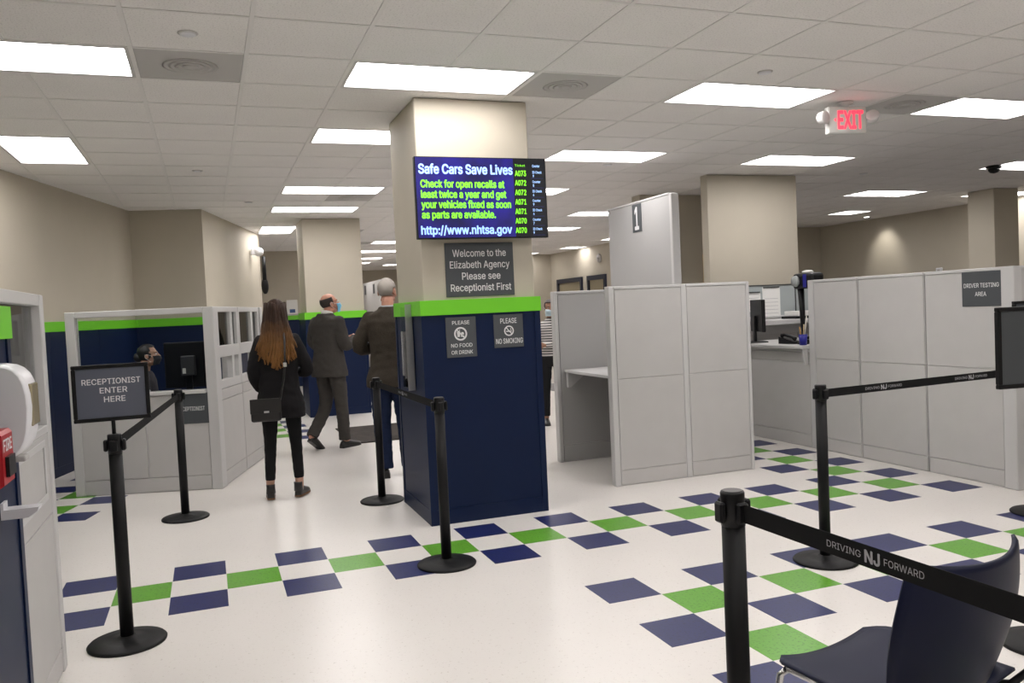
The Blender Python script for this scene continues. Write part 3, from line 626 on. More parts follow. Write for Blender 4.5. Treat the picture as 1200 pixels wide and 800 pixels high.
# ------------------------------------------------------------------ stanchions
def stanchion(loc, label, belt_to=None, sign=None, texts=(), sag=.0, logo=()):
    t = thing('stanchion', label, 'stanchion', (loc[0], loc[1], 0), 0, 'black belt barrier posts')
    MB().lathe([(.178,0),(.18,.008),(.172,.016),(.10,.024),(.045,.03),(.035,.04)], 40).build('base', m_blk, t)
    MB().lathe([(.031,.036),(.031,.925)], 20).build('pole', m_blk, t)
    hd = MB().lathe([(.0322,.926),(.0322,1.014),(.030,1.019)], 24).build('head', m_blk2, t); MB().lathe([(.027,1.0192),(.026,1.021)], 24).build('cap_disc', mat('cap_grey', (.06,.055,.055,1), .4), hd)
    a0 = math.atan2(belt_to[1]-loc[1], belt_to[0]-loc[0]) if belt_to else 0
    for k in range(4):
        X = Matrix.Rotation(a0 + k*math.pi/2, 4, 'Z')
        MB().bbox((.0315, -.017, .938), (.049, .017, .994), .005, 1, X).build('clip', m_blk2, hd)
    if belt_to:
        d = Vector((belt_to[0]-loc[0], belt_to[1]-loc[1], 0)); L_ = d.length; X = Matrix.Rotation(a0, 4, 'Z'); n = 12; q = MB(); rr = []
        for i in range(n+1):
            u = i/n; x = .05 + u*(L_-.10); z = .967 - sag*4*u*(1-u)
            rr.append([X @ Vector((x, -.001, z-.024)), X @ Vector((x, .001, z-.024)), X @ Vector((x, .001, z+.024)), X @ Vector((x, -.001, z+.024))])
        b = q.rings(rr, True, False).build('belt', m_belt, t)
        for u, w_, sd in texts:                     # u: fraction, w_: printed width, sd: side the print faces
            T = X @ Matrix.Translation((u*L_, -sd*.0012, .967 - sag*4*u*(1-u))) @ (Matrix() if sd > 0 else Matrix.Rotation(math.pi, 4, 'Z'))
            for body, x0, x1, z, cap, bd in (('DRIVING', -.5, -.12, -.0075, .015, .005), ('NJ', -.08, .08, -.013, .026, .03), ('FORWARD', .12, .5, -.0075, .015, .005)):
                o = text(body, m_lit2, b, x0*w_, x1*w_, z, cap, (0,0,0), FACE_Y, bd)
                o.data.transform(T)
    if sign:
        w_, h_, z0, rz, lines = sign; X = Matrix.Rotation(rz, 4, 'Z')
        MB().tube([(0,0,1.019), (0,0,z0)], .009, 10).build('sign_stem', m_blk, t)
        q = MB(); e = .018
        q.bbox((-w_/2,-.012,z0), (w_/2,.012,z0+e), .003, 1, X).bbox((-w_/2,-.012,z0+h_-e), (w_/2,.012,z0+h_), .003, 1, X).bbox((-w_/2,-.012,z0+e), (-w_/2+e,.012,z0+h_-e), .003, 1, X).bbox((w_/2-e,-.012,z0+e), (w_/2,.012,z0+h_-e), .003, 1, X)
        f = q.build('sign_frame', m_blk, t)
        MB().box((-w_/2+e,-.004,z0+e), (w_/2-e,.004,z0+h_-e), X).build('sign_face', m_signb if lines else m_sign, f)
        for body, x0, x1, z, cap in lines: text(body, m_lit, f, x0, x1, z0+z, cap, X @ Vector((0,-.0044,0)), X @ FACE_Y, .012)
    return t
st2 = (.645, 2.31); st4 = (2.175, .14); st7 = (6.07, -.72)
stanchion((.441, -.311), 'black belt post carrying the RECEPTIONIST ENTER HERE sign', st2, (.335, .272, 1.084, math.radians(2), (('RECEPTIONIST', -.125, .13, .178, .026), ('ENTER', -.05, .07, .135, .026), ('HERE', -.034, .06, .092, .026))), ((.30, .30, -1), (.62, .30, -1)))
stanchion(st2, 'black belt post in front of the reception booth')
stanchion((2.162, 2.06), 'black belt post beside the column, in front of the man in jeans', st4, None, ((.5, .28, 1),))
stanchion(st4, 'black belt post in front of the screen column corner')
stanchion((4.154, -.87), 'black belt post on the tile pattern in front of the testing wall', st7, None, ((.26, .30, 1), (.66, .30, 1)))
stanchion(st7, 'black sign post at the right edge, farther of the two, facing the cubicle wall', None, (.42, .33, 1.10, 0, ()))
stanchion((4.16, -2.20), 'black sign post at the right edge, nearer of the two, beyond the chair', None, (.42, .34, 1.105, math.radians(-8), ()))
stanchion((2.183, -2.83), 'nearest black belt post, standing in front of the navy chair', (2.215, -4.75), None, ((.255, .27, 1),))
stanchion((2.215, -4.75), 'black belt post out of view at the end of the nearest belt')

# ------------------------------------------------------------------ chair
t = thing('stacking_chair', 'navy plastic stacking chair on pale tube legs at lower right', 'chair', (2.67, -2.86, 0), math.radians(9))
def shell(name, fn, nu, nv, m, parent, th=.008):
    bm = bmesh.new(); V = [[bm.verts.new(fn(i/nu*2-1, j/nv)) for i in range(nu+1)] for j in range(nv+1)]
    for j in range(nv):
        for i in range(nu): f = bm.faces.new((V[j][i], V[j][i+1], V[j+1][i+1], V[j+1][i])); f.smooth = True
    me = bpy.data.meshes.new(name); bm.to_mesh(me); bm.free(); me.materials.append(m); o = link(name, me, parent)
    md = o.modifiers.new('thickness', 'SOLIDIFY'); md.thickness = th; md.offset = 0; return o
def seat_fn(u, v):
    y = -.22 + v*.45; wd = .25 - .02*(v**3) - .03*max(0, .25-v); c_ = 1 if v < .86 else math.sqrt(max(0, 1-((v-.86)/.14)**2)*.35+.65)
    return (u*wd*c_, y, .452 - .012*(1-u*u) + .012*u*u - .05*max(0, v-.8)**1.5*8*.3 + .02*max(0, .2-v))
shell('seat', seat_fn, 20, 18, m_chair, t)
def back_fn(u, v):
    z = .47 + v*.37; wd = .225 + .035*math.sin(min(1, v*1.1)*math.pi)+.02*v
    if v > .9: wd *= 1 - ((v-.9)/.1)**2*.12
    return (u*wd, -.235 - .075*v + .075*u*u - .012*math.sin(v*3), z + .015*u*u*v)
shell('backrest', back_fn, 20, 18, m_chair, t, .009)
for sx in (-1, 1):
    MB().tube([(sx*.20, .19, .433), (sx*.215, .205, .415), (sx*.235, .235, .2), (sx*.245, .25, .012)], .011, 10).build('leg', m_chrome, t)
    MB().tube([(sx*.20, -.17, .433), (sx*.215, -.19, .415), (sx*.235, -.25, .2), (sx*.245, -.285, .012)], .011, 10).build('leg', m_chrome, t)
    MB().tube([(sx*.20, .19, .434), (sx*.20, 0, .431), (sx*.20, -.17, .434)], .011, 10).build('side_rail', m_chrome, t)
    MB().tube([(sx*.19, -.17, .425), (sx*.205, -.23, .44), (sx*.20, -.285, .50), (sx*.20, -.285, .52)], .011, 10).build('back_support', m_blk2, t)
    for y_ in (.25, -.285): MB().lathe([(.016,0),(.016,.02),(.012,.028)], 12, Matrix.Translation((sx*.2455, y_, 0))).build('foot_cap', m_blk2, t)
MB().tube([(-.20, .06, .428), (.20, .06, .428)], .009, 8).build('cross_bar', m_chrome, t)
# ------------------------------------------------------------------ PEOPLE
def bake(mb, name, parent, m, vox=.008, it=3, wr=0, wsc=9, keep=True):
    """fuse overlapping forms into one continuous skin, smooth it, optionally add soft folds"""
    me = mb.mesh(name, m); o = link(name, me)
    md = o.modifiers.new('r', 'REMESH'); md.mode = 'VOXEL'; md.voxel_size = vox; md.use_smooth_shade = True
    if it: sm = o.modifiers.new('s', 'SMOOTH'); sm.factor = .5; sm.iterations = it
    dg = bpy.context.evaluated_depsgraph_get(); ne = bpy.data.meshes.new_from_object(o.evaluated_get(dg))
    bpy.data.objects.remove(o); bpy.data.meshes.remove(me)
    ne.name = name; ne.materials.clear(); ne.materials.append(m)
    if wr:
        nm = [v.normal.copy() for v in ne.vertices]
        for v, n_ in zip(ne.vertices, nm):
            p = v.co; f = noise.noise(Vector((p.x*wsc, p.y*wsc, p.z*wsc*1.9 + 2*noise.noise(p*3)))) + .5*noise.noise(p*wsc*2.3)
            v.co = p + n_ * wr * f
    return link(name, ne, parent)
def smooth_path(P, n=5):
    P = [Vector(p) for p in P]; out = []
    for i in range(len(P)-1):
        a, b, c, d = P[max(i-1,0)], P[i], P[i+1], P[min(i+2,len(P)-1)]
        for k in range(n):
            t = k/n; out.append(.5*((2*b) + (c-a)*t + (2*a-5*b+4*c-d)*t*t + (3*b-a-3*c+d)*t**3))
    out.append(P[-1]); return out
def limb(mb, P, R, n=5, sides=14):
    pp = smooth_path(P, n); rr = []
    for i in range(len(P)-1):
        for k in range(n): rr.append(R[i] + (R[i+1]-R[i])*k/n)
    rr.append(R[-1]); mb.tube(pp, rr, sides)
    for p, r in ((P[0], R[0]), (P[-1], R[-1])): mb.ell(p, (r, r, r), None, 12, 8)
def torso(mb, R, n=24, M_=None):
    rr = []
    for z, rx, ry, y in R:
        ring_ = []
        for i in range(n):
            a = 2*math.pi*i/n; c_, s_ = math.cos(a), math.sin(a)
            e = .82; ring_.append(Vector((rx*math.copysign(abs(c_)**e, c_), y + ry*math.copysign(abs(s_)**e, s_), z)))
        rr.append([M_ @ p for p in ring_] if M_ else ring_)
    mb.rings(rr)
def hand(mb, wr, dr, pn, side, curl=.5):
    """palm, four unequal bent fingers and a thumb leaving the side of the palm"""
    dr = Vector(dr).normalized(); pn = Vector(pn); pn = (pn - dr*pn.dot(dr)).normalized(); ac = dr.cross(pn).normalized()*side; wr = Vector(wr)
    B = Matrix((ac, dr, pn)).transposed().to_4x4(); B.translation = wr + dr*.05
    mb.ell((0,0,0), (.041, .052, .017), B, 14, 8)
    for k, L_ in enumerate((.066, .077, .072, .056)):
        x = .03 - k*.02; b = wr + dr*.088 + ac*x
        d1 = (dr*math.cos(curl*.7) + pn*math.sin(curl*.7)); d2 = (dr*math.cos(curl*1.9) + pn*math.sin(curl*1.9))
        mb.tube([b - dr*.02, b, b + d1*L_*.5, b + d1*L_*.5 + d2*L_*.55], [.0095, .0098, .009, .0075], 8)
    b = wr + dr*.03 + ac*.03; d1 = (dr*.65 + ac*.7 + pn*.35).normalized(); d2 = (dr*.9 + ac*.2 + pn*.45).normalized()
    mb.tube([b - ac*.012, b + d1*.03, b + d1*.03 + d2*.032], [.0125, .0115, .0085], 8)
def head_forms(mb, HM, female=False):
    E_ = lambda c, r: mb.ell(c, r, HM, 18, 12)
    E_((0,-.012,.032), (.076,.094,.088)); E_((0,.022,-.03), (.061,.072,.085)); E_((0,.052,-.088), (.026,.026,.022)); E_((0,.066,.022), (.052,.028,.016))
    for sx in (-1, 1):
        E_((sx*.077,-.012,-.006), (.010,.019,.032)); E_((sx*.04,.062,-.03), (.024,.026,.022)); E_((sx*.05,.01,-.07), (.016,.035,.02))
    mb.tube([HM @ Vector(p) for p in ((0,.086,.012),(0,.098,-.008),(0,.108,-.026),(0,.09,-.036))], [.008,.010,.014,.012], 10)
    E_((0,.083,-.055), (.024,.012,.006)); E_((0,.080,-.065), (.021,.012,.007))
def face_bits(t, HM, eye=(.05,.035,.03,1), lip=(.45,.2,.17,1)):
    for sx in (-1, 1):
        e = MB().ell((sx*.031,.079,.003), (.013,.011,.008), HM, 12, 8).build('eye', mat('eye_white', (.7,.68,.65,1), .3), t)
        MB().ell((sx*.031,.088,.003), (.0062,.004,.0062), HM, 10, 6).build('iris', mat('iris_dark', eye, .2), e)
        MB().tube([HM @ Vector((sx*(.016+.008*k), .089-.004*k*k*.35, .021+.003*math.sin(k))) for k in range(4)], [.003,.0038,.0034,.002], 6).build('eyebrow', mat('brow_dark', (.04,.03,.025,1), .8), t)
    MB().ell((0,.0905,-.060), (.022,.006,.005), HM, 12, 6).build('lips', mat('lip_rose', lip, .4), t)
def cap_hair(t, HM, m, keep, sc=1.06, seam=.008, name='hair', lift=0):
    """thick shell over the skull where keep(direction) holds"""
    bm = bmesh.new(); nu, nv = 40, 26; V = {}
    for j in range(nv+1):
        for i in range(nu):
            th = math.pi*j/nv; ph = 2*math.pi*i/nu; d = Vector((math.sin(th)*math.cos(ph), math.sin(th)*math.sin(ph), math.cos(th)))
            p = Vector((d.x*.076, d.y*.094-.012, d.z*.088+.032)); k = 1 + .025*noise.noise(d*9) + lift
            c0 = Vector((0,-.012,.032)); V[j,i] = bm.verts.new(HM @ (c0 + (p-c0)*sc*k))
    for j in range(nv):
        for i in range(nu):
            th = math.pi*(j+.5)/nv; ph = 2*math.pi*(i+.5)/nu; d = Vector((math.sin(th)*math.cos(ph), math.sin(th)*math.sin(ph), math.cos(th)))
            if keep(d):
                f = bm.faces.new((V[j,i], V[j+1,i], V[j+1,(i+1)%nu], V[j,(i+1)%nu])); f.smooth = True
    bmesh.ops.delete(bm, geom=[v for v in bm.verts if not v.link_faces], context='VERTS'); bmesh.ops.remove_doubles(bm, verts=bm.verts[:], dist=.0005)
    me = bpy.data.meshes.new(name); bm.to_mesh(me); bm.free(); me.materials.append(m); o = link(name, me, t)
    md = o.modifiers.new('thickness', 'SOLIDIFY'); md.thickness = seam; md.offset = -1; return o
def mask(t, HM, col):
    bm = bmesh.new(); nu, nv = 14, 10; V = [[None]*(nu+1) for _ in range(nv+1)]
    for j in range(nv+1):
        for i in range(nu+1):
            a = (i/nu-.5)*2.5; v = j/nv; z = -.02 - v*.092; r = .083 + .022*math.sin(math.pi*min(1, v*1.15+.1)) + (.006 if j % 3 == 1 else 0)
            V[j][i] = bm.verts.new(HM @ Vector((math.sin(a)*.076, .018 + math.cos(a)*r - .012*v*v, z + .012*(1-math.cos(a))*(1-v))))
    for j in range(nv):
        for i in range(nu): f = bm.faces.new((V[j][i], V[j][i+1], V[j+1][i+1], V[j+1][i])); f.smooth = True
    me = bpy.data.meshes.new('face_mask'); bm.to_mesh(me); bm.free(); me.materials.append(col); o = link('face_mask', me, t)
    md = o.modifiers.new('thickness', 'SOLIDIFY'); md.thickness = .003
    for sx in (-1, 1): MB().tube([HM @ Vector(p) for p in ((sx*.073,.04,-.012),(sx*.083,.0,.012),(sx*.088,-.026,.015),(sx*.086,-.03,-.015),(sx*.075,.02,-.075))], .0016, 6).build('ear_loop', m_paper, o)
    return o
def shoe(t, X, m, ms, boot=False, L_=.27):
    """X places the heel-ankle frame: +y towards toe, z=0 sole"""
    sec = [(-.075,.030,.05),(-.06,.036,.075),(-.02,.038,.085),(.03,.040,.075),(.09,.045,.055),(.14,.044,.042),(.175,.034,.032),(.195,.014,.022)]
    k = L_/.27
    w0 = .84 if boot else 1
    rr = [[X @ Vector((w0*w_*math.copysign(abs(math.cos(a))**.8, math.cos(a)), y*k, (h_*math.sin(a) if math.sin(a) > 0 else .0)+.012)) for a in [2*math.pi*i/16 for i in range(16)]] for y, w_, h_ in sec]
    o = MB().rings(rr).build('shoe', m, t)
    sr = []
    for z in (0, .012):
        sr.append([X @ Vector((w0*w_*s1*1.04, y*k, z)) for s1, seq in ((1, sec), (-1, sec[::-1])) for y, w_, h_ in seq])
    MB().rings(sr, True, False).build('sole', ms, o)
    if boot:
        MB().tube([X @ Vector(p) for p in ((0,-.03,.05),(0,-.035,.10),(0,-.035,.125))], [.040,.036,.037], 16).build('shaft', m, o)
    return o
SK = {}
def skin(n, col): return mat('skin_'+n, col, .55, var=.06, vscale=30)
def person(label, loc, rz, h, pose, sk, sit=False):
    t = thing('person', label, 'person', loc, rz)
    k = h/1.75; V = lambda p: Vector(p)*k; J = dict(
        sl=(-.175,0,1.425), sr=(.175,0,1.425), el=(-.225,-.02,1.15), er=(.225,-.02,1.15), wl=(-.22,.07,.90), wr=(.22,.07,.90),
        hl=(-.09,0,.92), hr=(.09,0,.92), kl=(-.10,.01,.50), kr=(.10,.01,.50), al=(-.10,-.02,.09), ar=(.10,-.02,.09), head=(0,.02,1.63), yaw=0, pitch=0, fl=0, fr=0, lean=0, hl_dir=(0,.3,-1), hr_dir=(0,.3,-1), pl=(1,0,0), pr=(-1,0,0), curl=.5, tl=0, tr=0)
    J.update(pose)
    for a in list(J):
        if isinstance(J[a], tuple) and a not in ('hl_dir','hr_dir','pl','pr'): J[a] = V(J[a])
    HM = Matrix.Translation(J['head']) @ Matrix.Rotation(J['yaw'], 4, 'Z') @ Matrix.Rotation(-J['pitch'], 4, 'X') @ Matrix.Scale(k*.98, 4)
    b = MB(); head_forms(b, HM)
    limb(b, [V((0,-.015,1.44)), J['head'] + V((0,-.035,-.08))], [.06*k, .052*k], 3)
    torso(b, [(z*k, rx*k, ry*k, y*k) for z, rx, ry, y in ((.86,.11,.085,0),(.95,.145,.105,0),(1.08,.118,.09,0),(1.25,.135,.095,0),(1.36,.14,.085,-.005),(1.44,.075,.06,-.01))])
    for sd in 'lr':
        limb(b, [J['s'+sd] + Vector((.022 if sd == 'l' else -.022, 0, -.034))*k, J['e'+sd], J['w'+sd]], [.038*k, .034*k, .026*k]); hand(b, J['w'+sd], J['h%s_dir' % sd], J['p'+sd], 1 if sd == 'l' else -1, J['curl'])
        limb(b, [J['h'+sd], J['k'+sd], J['a'+sd]], [.08*k, .052*k, .034*k])
        b.ell(J['a'+sd] + Vector((0, .03, -.03)), (.03, .06, .03))
    bake(b, 'body', t, sk, .0075, 2)
    face_bits(t, HM)
    return t, J, HM, k
def jacket(t, J, k, m, hem, rx_hem, name='jacket', tight=0, wr=.006, cuffs=True, sh=0):
    b = MB(); e = tight
    torso(b, [(z*k, (rx+e)*k, (ry+e)*k, y*k) for z, rx, ry, y in ((hem,rx_hem,rx_hem*.68,0),((hem+.95)/2,rx_hem-.003,rx_hem*.68,0),(.97,.178,.128,0),(1.10,.163,.118,0),(1.25,.178,.128,0),(1.37,.19+sh,.122,-.005),(1.43,.172+sh,.10,-.01),(1.475,.085,.078,-.015),(1.50,.07,.072,-.015))])
    for sd in 'lr':
        w_ = J['e'+sd] + (J['w'+sd] - J['e'+sd])*.93
        limb(b, [J['s'+sd] + Vector((.014 if sd == 'l' else -.014, 0, -.024))*k, J['e'+sd], w_], [(.063+e)*k, (.058+e)*k, (.041+e*.6)*k], 6)
    return bake(b, name, t, m, .009, 5, wr)
def trousers(t, J, k, m, slim=0, wr=.004, name='trousers', up=0):
    b = MB()
    torso(b, [(z*k, (rx-slim*.3)*k, (ry-slim*.3)*k, 0) for z, rx, ry in ((.82,.145,.105),(.93,.168,.12),(1.02,.15,.108))])
    for sd in 'lr':
        a = J['a'+sd] + (J['k'+sd]-J['a'+sd]).normalized()*(up - .03)*k
        pp = smooth_path([J['h'+sd] + Vector((0,0,.0)), J['k'+sd], a], 8); n = len(pp); R = [((.105-slim*.5) + ((.068-slim*.55)-(.105-slim*.5))*i/(n*.5) if i < n/2 else (.068-slim*.55) + (-.008-slim*.1)*(i-n/2)/(n/2))*k for i in range(n)]
        b.tube(pp, R, 18); b.ell(J['h'+sd], (R[0], R[0]*1.05, R[0]), None, 14, 10)
    return bake(b, name, t, m, .009, 4, wr, 11)
def feet(t, J, k, m, ms, boot=False, L_=.27):
    for sd in 'lr':
        a = J['a'+sd]; X = Matrix.Translation((a.x, a.y+.02*k, a.z-.09*k)) @ Matrix.Rotation(J['f'+sd], 4, 'Z')
        tl = J['t'+sd]
        if tl: X = Matrix.Translation((a.x, a.y+.02*k, a.z-.09*k)) @ Matrix.Rotation(J['f'+sd], 4, 'Z') @ Matrix.Rotation(-tl, 4, 'X')
        shoe(t, X, m, ms, boot, L_*k)

m_blkc = mat('black_wool', (.012,.011,.012,1), .9, bump=.25, bscale=500, spec=.2); m_blkp = mat('black_trouser', (.010,.010,.011,1), .85, bump=.2, bscale=500, spec=.2)
m_suit = mat('grey_suit', s(64,61,58), .9, var=.12, vscale=160, bump=.2, bscale=600, spec=.2); m_brown = mat('brown_tweed', s(60,54,47), .92, var=.25, vscale=140, bump=.3, bscale=500, spec=.2)
m_jean = mat('blue_denim', s(30,40,66), .9, var=.2, vscale=120, bump=.3, bscale=700, spec=.2); m_shoe = mat('black_leather', (.012,.011,.011,1), .35); m_tan = mat('tan_heel', s(120,85,55), .6)
def hair_mat(name, top, end, z0, z1):
    m = mat(name, top, .6, spec=.25); nt = m.node_tree; N = nt.nodes; L = nt.links; b = N['Principled BSDF']; tc = N.new('ShaderNodeTexCoord'); sp = N.new('ShaderNodeSeparateXYZ'); mr = N.new('ShaderNodeMapRange')
    nz = N.new('ShaderNodeTexNoise'); nz.inputs['Scale'].default_value = 14; ad = N.new('ShaderNodeMath'); ad.operation = 'MULTIPLY_ADD'; ad.inputs[1].default_value = .22
    mr.inputs['From Min'].default_value = z1; mr.inputs['From Max'].default_value = z0; rp = N.new('ShaderNodeValToRGB'); rp.color_ramp.elements[0].color = top; rp.color_ramp.elements[1].color = end
    L.new(tc.outputs['Object'], sp.inputs[0]); L.new(tc.outputs['Object'], nz.inputs[0]); L.new(nz.outputs[0], ad.inputs[0]); L.new(sp.outputs[2], ad.inputs[2]); L.new(ad.outputs[0], mr.inputs[0]); L.new(mr.outputs[0], rp.inputs[0]); L.new(rp.outputs[0], b.inputs['Base Color'])
    return m
# --- woman in black, back to us
t, J, HM, k = person('person in black blazer with long brown hair, standing with back turned', (1.44, 2.62, 0), math.radians(-9), 1.70,
    dict(el=(-.212,-.03,1.13), wl=(-.18,.12,.96), er=(.245,.02,1.13), wr=(.12,.22,1.10), hl_dir=(.3,.8,-.5), hr_dir=(-.8,.5,.1), al=(-.125,-.02,.10), ar=(.125,.01,.10), kl=(-.105,.0,.52), kr=(.11,.02,.52), fl=.12, fr=-.35, sl=(-.155,0,1.415), sr=(.155,0,1.415)), skin('fair', (.50,.29,.21,1)))
trousers(t, J, k, m_blkp, .028, .003, up=.10); jacket(t, J, k, m_blkc, .72, .215, 'blazer', -.002, .006); feet(t, J, k, m_shoe, m_tan, True, .235)
mh = hair_mat('ombre_brown_hair', (.030,.014,.008,1), (.36,.165,.050,1), 1.13, 1.64)
hr = cap_hair(t, HM, mh, lambda d: not (d.y > .45 and d.z < .55), 1.15, .02)
rnd = random.Random(3)
for i in range(150):
    a = math.pi + (rnd.random())*math.pi; a = a if rnd.random() < .85 else (rnd.choice((-.25, math.pi+.25)))
    r0 = Vector((math.cos(a)*.083, math.sin(a)*.100-.012, .05 + rnd.random()*.05)); p0 = HM @ r0
    hx = math.cos(a)*.088 + rnd.uniform(-.02,.02); L_ = rnd.uniform(.50,.57) - abs(hx)*1.1; yb = -.115 - .035*rnd.random() + abs(hx)*.35; ph = rnd.random()*6
    pts = []
    for j in range(10):
        u = j/9; z = p0.z - u*L_*k; y = p0.y + (yb*k*1.05 - p0.y)*min(1, u*1.6); x = p0.x + (hx*k*(1.0 + .5*u) - p0.x)*u + .018*math.sin(u*8+ph)*u
        pts.append((x, y - .006*math.sin(u*7+ph), z))
    MBT = MB() if i == 0 else MBT
    MBT.tube(pts, [.0135,.0135,.0135,.0135,.013,.013,.012,.011,.009,.005], 6)
hs = MBT.build('hair_strands', mh, t); tag(hs, kind='stuff')
# bag
t = thing('shoulder_bag', 'small black shoulder bag worn at the hip of the blazer wearer', 'bag', (1.44 + (-.13), 2.62 - .235, .70), math.radians(-6))
MB().bbox((-.125, -.04, 0), (.115, .04, .185), .018, 2).build('body', m_shoe, t); f_ = MB().bbox((-.128, -.047, .07), (.118, -.0405, .19), .003).build('flap', m_shoe, t); box('clasp', (-.02, -.052, .075), (.02, -.0475, .09), m_silver, f_)
MB().tube([(.11, -.01, .17), (.15, .01, .35), (.165, .02, .50), (.17, .06, .66), (.165, .12, .715), (.15, .20, .70)], .008, 8, 1).build('strap', m_shoe, t)
MB().bbox((.150, -.012, .44), (.178, .002, .475), .003).build('buckle', m_silver, t)
# --- man in grey suit walking right, seen from the side
t, J, HM, k = person('person in grey suit and blue face mask walking in front of the far pillar', (2.20, 5.12, 0), math.radians(-50), 1.84,
    dict(head=(0,.065,1.605), pitch=-.28, yaw=-.45, el=(-.21,.02,1.16), er=(.225,.03,1.15), wl=(-.02,.31,1.20), wr=(.13,.30,1.21), hl_dir=(.5,.75,.3), hr_dir=(-.5,.75,.3), pl=(.6,-.2,-.7), pr=(-.6,-.2,-.7), curl=.9,
         kr=(.10,.05,.51), ar=(.12,.06,.09), kl=(-.10,.02,.49), al=(-.11,-.22,.155), tl=.62, fr=-.1), skin('ruddy', (.52,.25,.17,1)))
trousers(t, J, k, m_suit, -.006, .006, up=.03); jacket(t, J, k, m_suit, .80, .205, 'suit_jacket', .012, .007, sh=.01); feet(t, J, k, m_shoe, m_shoe, False, .29)
cap_hair(t, HM, mat('dark_grey_hair', (.035,.028,.024,1), .7), lambda d: d.z < .42 and d.z > -.55 and d.y < .28, 1.05, .012); mask(t, HM, mat('light_blue_mask', s(120,190,225), .8))
b = MB(); MBc = b.lathe([(.068*k, 0), (.064*k, .045*k), (.058*k, .045*k), (.06*k, 0)], 24, Matrix.Translation(V_ := Vector((0,.002,1.475))*k) @ Matrix.Rotation(-.3, 4, 'X')); MBc.build('shirt_collar', m_paper, t)
# --- man in brown jacket and jeans
t, J, HM, k = person('grey haired person in brown jacket and jeans beside the screen column', (2.49, 3.02, 0), math.radians(-14), 1.875,
    dict(el=(-.265,.03,1.15), wl=(-.06,.21,1.16), er=(.265,.03,1.15), wr=(.06,.22,1.12), hl_dir=(.9,.3,0), hr_dir=(-.9,.3,0), pl=(0,-1,0), pr=(0,-1,0), al=(-.09,-.02,.09), ar=(.12,.03,.09), yaw=-.35, fl=.1, fr=-.2), skin('tanned', (.48,.24,.17,1)))
trousers(t, J, k, m_jean, -.014, .006, 'jeans', .02); jacket(t, J, k, m_brown, .80, .215, 'blazer', .006, .007, sh=.006); feet(t, J, k, m_shoe, m_shoe, False, .29)
cap_hair(t, HM, mat('silver_hair', (.33,.30,.27,1), .7), lambda d: not (d.y > .25 and d.z < .5) and d.z > -.75 and not (abs(d.x) > .75 and d.z < 0 and d.y > -.25), 1.05, .012)
MB().lathe([(.068*k, 0), (.064*k, .03*k), (.059*k, .03*k), (.061*k, 0)], 24, Matrix.Translation(Vector((0,-.012,1.48))*k)).build('shirt_collar', mat('pale_blue_shirt', s(165,170,175), .8), t)
# --- woman in striped top by the booth
def stripe_mat():
    m = mat('striped_knit', (.62,.60,.58,1), .85); nt = m.node_tree; N = nt.nodes; L = nt.links; b = N['Principled BSDF']; tc = N.new('ShaderNodeTexCoord'); wv = N.new('ShaderNodeTexWave'); wv.wave_type = 'BANDS'; wv.bands_direction = 'Z'
    wv.inputs['Scale'].default_value = 9.5; wv.inputs['Distortion'].default_value = .4; rp = N.new('ShaderNodeValToRGB'); rp.color_ramp.interpolation = 'CONSTANT'; rp.color_ramp.elements[0].color = (.02,.02,.025,1); rp.color_ramp.elements[1].color = (.62,.59,.57,1); rp.color_ramp.elements[1].position = .36
    L.new(tc.outputs['Object'], wv.inputs[0]); L.new(wv.outputs[0], rp.inputs[0]); L.new(rp.outputs[0], b.inputs['Base Color']); return m
t, J, HM, k = person('person in striped top and face mask, arms crossed, half hidden by the booth', (5.10, 5.30, 0), math.radians(160), 1.63,
    dict(el=(-.215,.06,1.13), wl=(.10,.20,1.12), er=(.215,.06,1.13), wr=(-.11,.22,1.17), hl_dir=(.95,.1,.1), hr_dir=(-.95,.1,.1), pl=(0,-1,0), pr=(0,-1,0), sl=(-.155,0,1.41), sr=(.155,0,1.41), ar=(.115,.02,.09)), skin('brown', (.30,.15,.095,1)))
trousers(t, J, k, m_blkp, .015, .004, up=.06); jacket(t, J, k, stripe_mat(), .90, .175, 'striped_top', -.014, .004); feet(t, J, k, m_shoe, m_shoe, False, .24)
mdk = mat('dark_brown_hair', (.02,.013,.010,1), .5); cap_hair(t, HM, mdk, lambda d: not (d.y > .3 and d.z < .42), 1.12, .018); mask(t, HM, mat('pale_blue_mask', s(185,205,212), .8))
MB().ell((0,-.09,-.0), (.045,.045,.06), HM).build('hair_bun', mdk, t)
# --- seated receptionist
cp = rec_pt(-.89, .78, 0)
t = thing('office_chair', 'dark office chair under the worker behind the reception glass', 'chair', cp, RZ - math.radians(80))
MB().bbox((-.23,-.22,.44), (.23,.24,.50), .03, 2).build('seat', m_blk2, t); MB().bbox((-.20,-.27,.56), (.20,-.22,.98), .02, 2).build('backrest', m_blk2, t); MB().tube([(0,-.12,.43),(0,-.27,.46),(0,-.275,.62)], .02, 8).build('back_bar', m_blk2, t); MB().lathe([(.03,.06),(.03,.44)], 14).build('column', m_blk2, t)
for i in range(5):
    a = i*2*math.pi/5; g_ = MB().tube([(0,0,.09),(math.cos(a)*.28,math.sin(a)*.28,.06)], [.025,.016], 8).build('foot_arm', m_blk2, t); MB().lathe([(.028,-.012),(.03,0),(.028,.012)], 14, Matrix.Translation((math.cos(a)*.28,math.sin(a)*.28,.031)) @ Matrix.Rotation(math.pi/2, 4, 'X')).build('castor', m_blk2, g_)
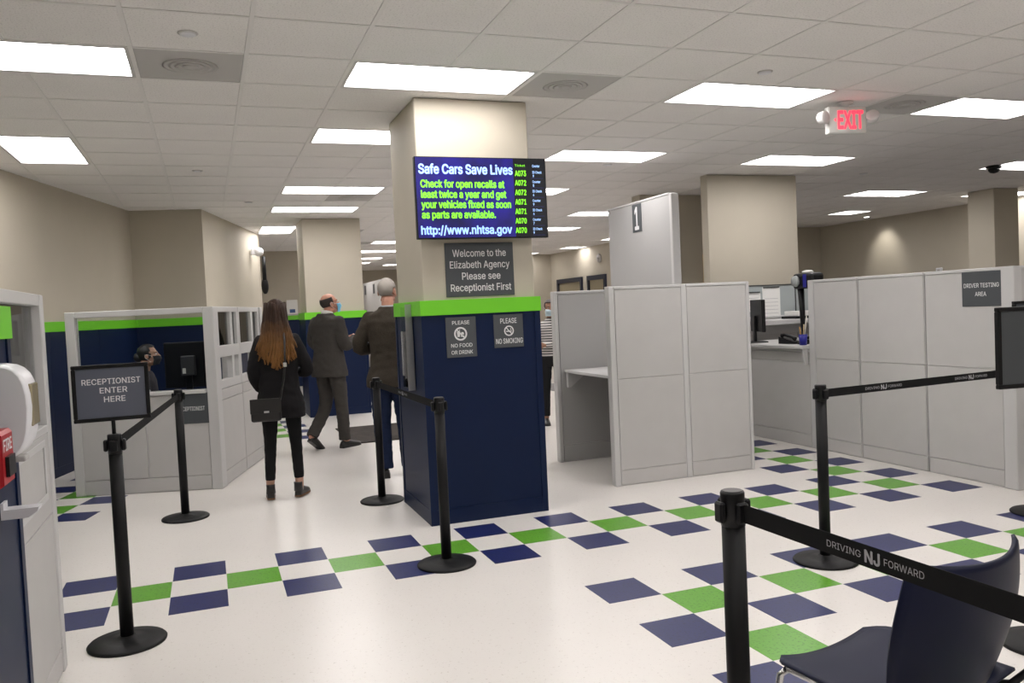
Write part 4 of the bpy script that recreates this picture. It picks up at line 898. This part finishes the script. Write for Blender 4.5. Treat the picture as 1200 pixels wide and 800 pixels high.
def seated(label, loc, rz, sk):
    t = thing('person', label, 'person', loc, rz); k = .95; V = lambda *p: Vector(p)*k
    HM = Matrix.Translation(V(0,.05,1.295)) @ Matrix.Rotation(.15, 4, 'X') @ Matrix.Scale(k*.98, 4); b = MB(); head_forms(b, HM)
    limb(b, [V(0,-.01,1.10), V(0,.015,1.22)], [.058, .05], 3); torso(b, [(z*k, rx*k, ry*k, 0) for z, rx, ry in ((.56,.15,.11),(.72,.125,.09),(.90,.14,.10),(1.03,.15,.095),(1.10,.09,.07))])
    J = {}
    for sd, sx in (('l',-1),('r',1)):
        J['s'+sd] = V(sx*.155,0,1.075); J['e'+sd] = V(sx*.20,.06,.82); J['w'+sd] = V(sx*.12,.27,.80); limb(b, [J['s'+sd], J['e'+sd], J['w'+sd]], [.045,.036,.026]); hand(b, J['w'+sd], (-.2*sx,1,0), (0,0,-1), -sx, .35)
        limb(b, [V(sx*.09,.0,.60), V(sx*.11,.40,.57), V(sx*.11,.40,.10)], [.075,.052,.035], 5); b.ell(V(sx*.11,.45,.06), (.035,.09,.035))
    bake(b, 'body', t, sk, .008, 2); face_bits(t, HM)
    b = MB(); torso(b, [(z*k, rx*k, ry*k, 0) for z, rx, ry in ((.55,.18,.135),(.72,.155,.115),(.90,.165,.12),(1.03,.172,.112),(1.09,.13,.09),(1.13,.07,.068))])
    for sd in 'lr': limb(b, [J['s'+sd], J['e'+sd], J['e'+sd]+(J['w'+sd]-J['e'+sd])*.9], [.062,.05,.037], 5)
    bake(b, 'cardigan', t, mat('dark_patterned_cardigan', s(50,46,50), .9, var=.5, vscale=40), .009, 4, .005)
    b = MB()
    for sx in (-1,1): limb(b, [V(sx*.09,.0,.60), V(sx*.11,.40,.575), V(sx*.11,.40,.13)], [.10,.068,.055], 6)
    bake(b, 'trousers', t, m_blkp, .009, 3, .003)
    for sx in (-1,1): shoe(t, Matrix.Translation(V(sx*.11,.42,0)), m_shoe, m_shoe, False, .24)
    mk = mat('black_hair', (.010,.009,.009,1), .5); cap_hair(t, HM, mk, lambda d: not (d.y > .38 and d.z < .6), 1.1, .016); MB().ell((0,-.11,.0), (.05,.045,.05), HM).build('hair_bun', mk, t)
    mask(t, HM, mat('black_mask', (.012,.012,.014,1), .8)); return t
seated('masked worker with dark hair seated behind the reception glass', cp, RZ - math.radians(78), skin('olive', (.42,.23,.155,1)))
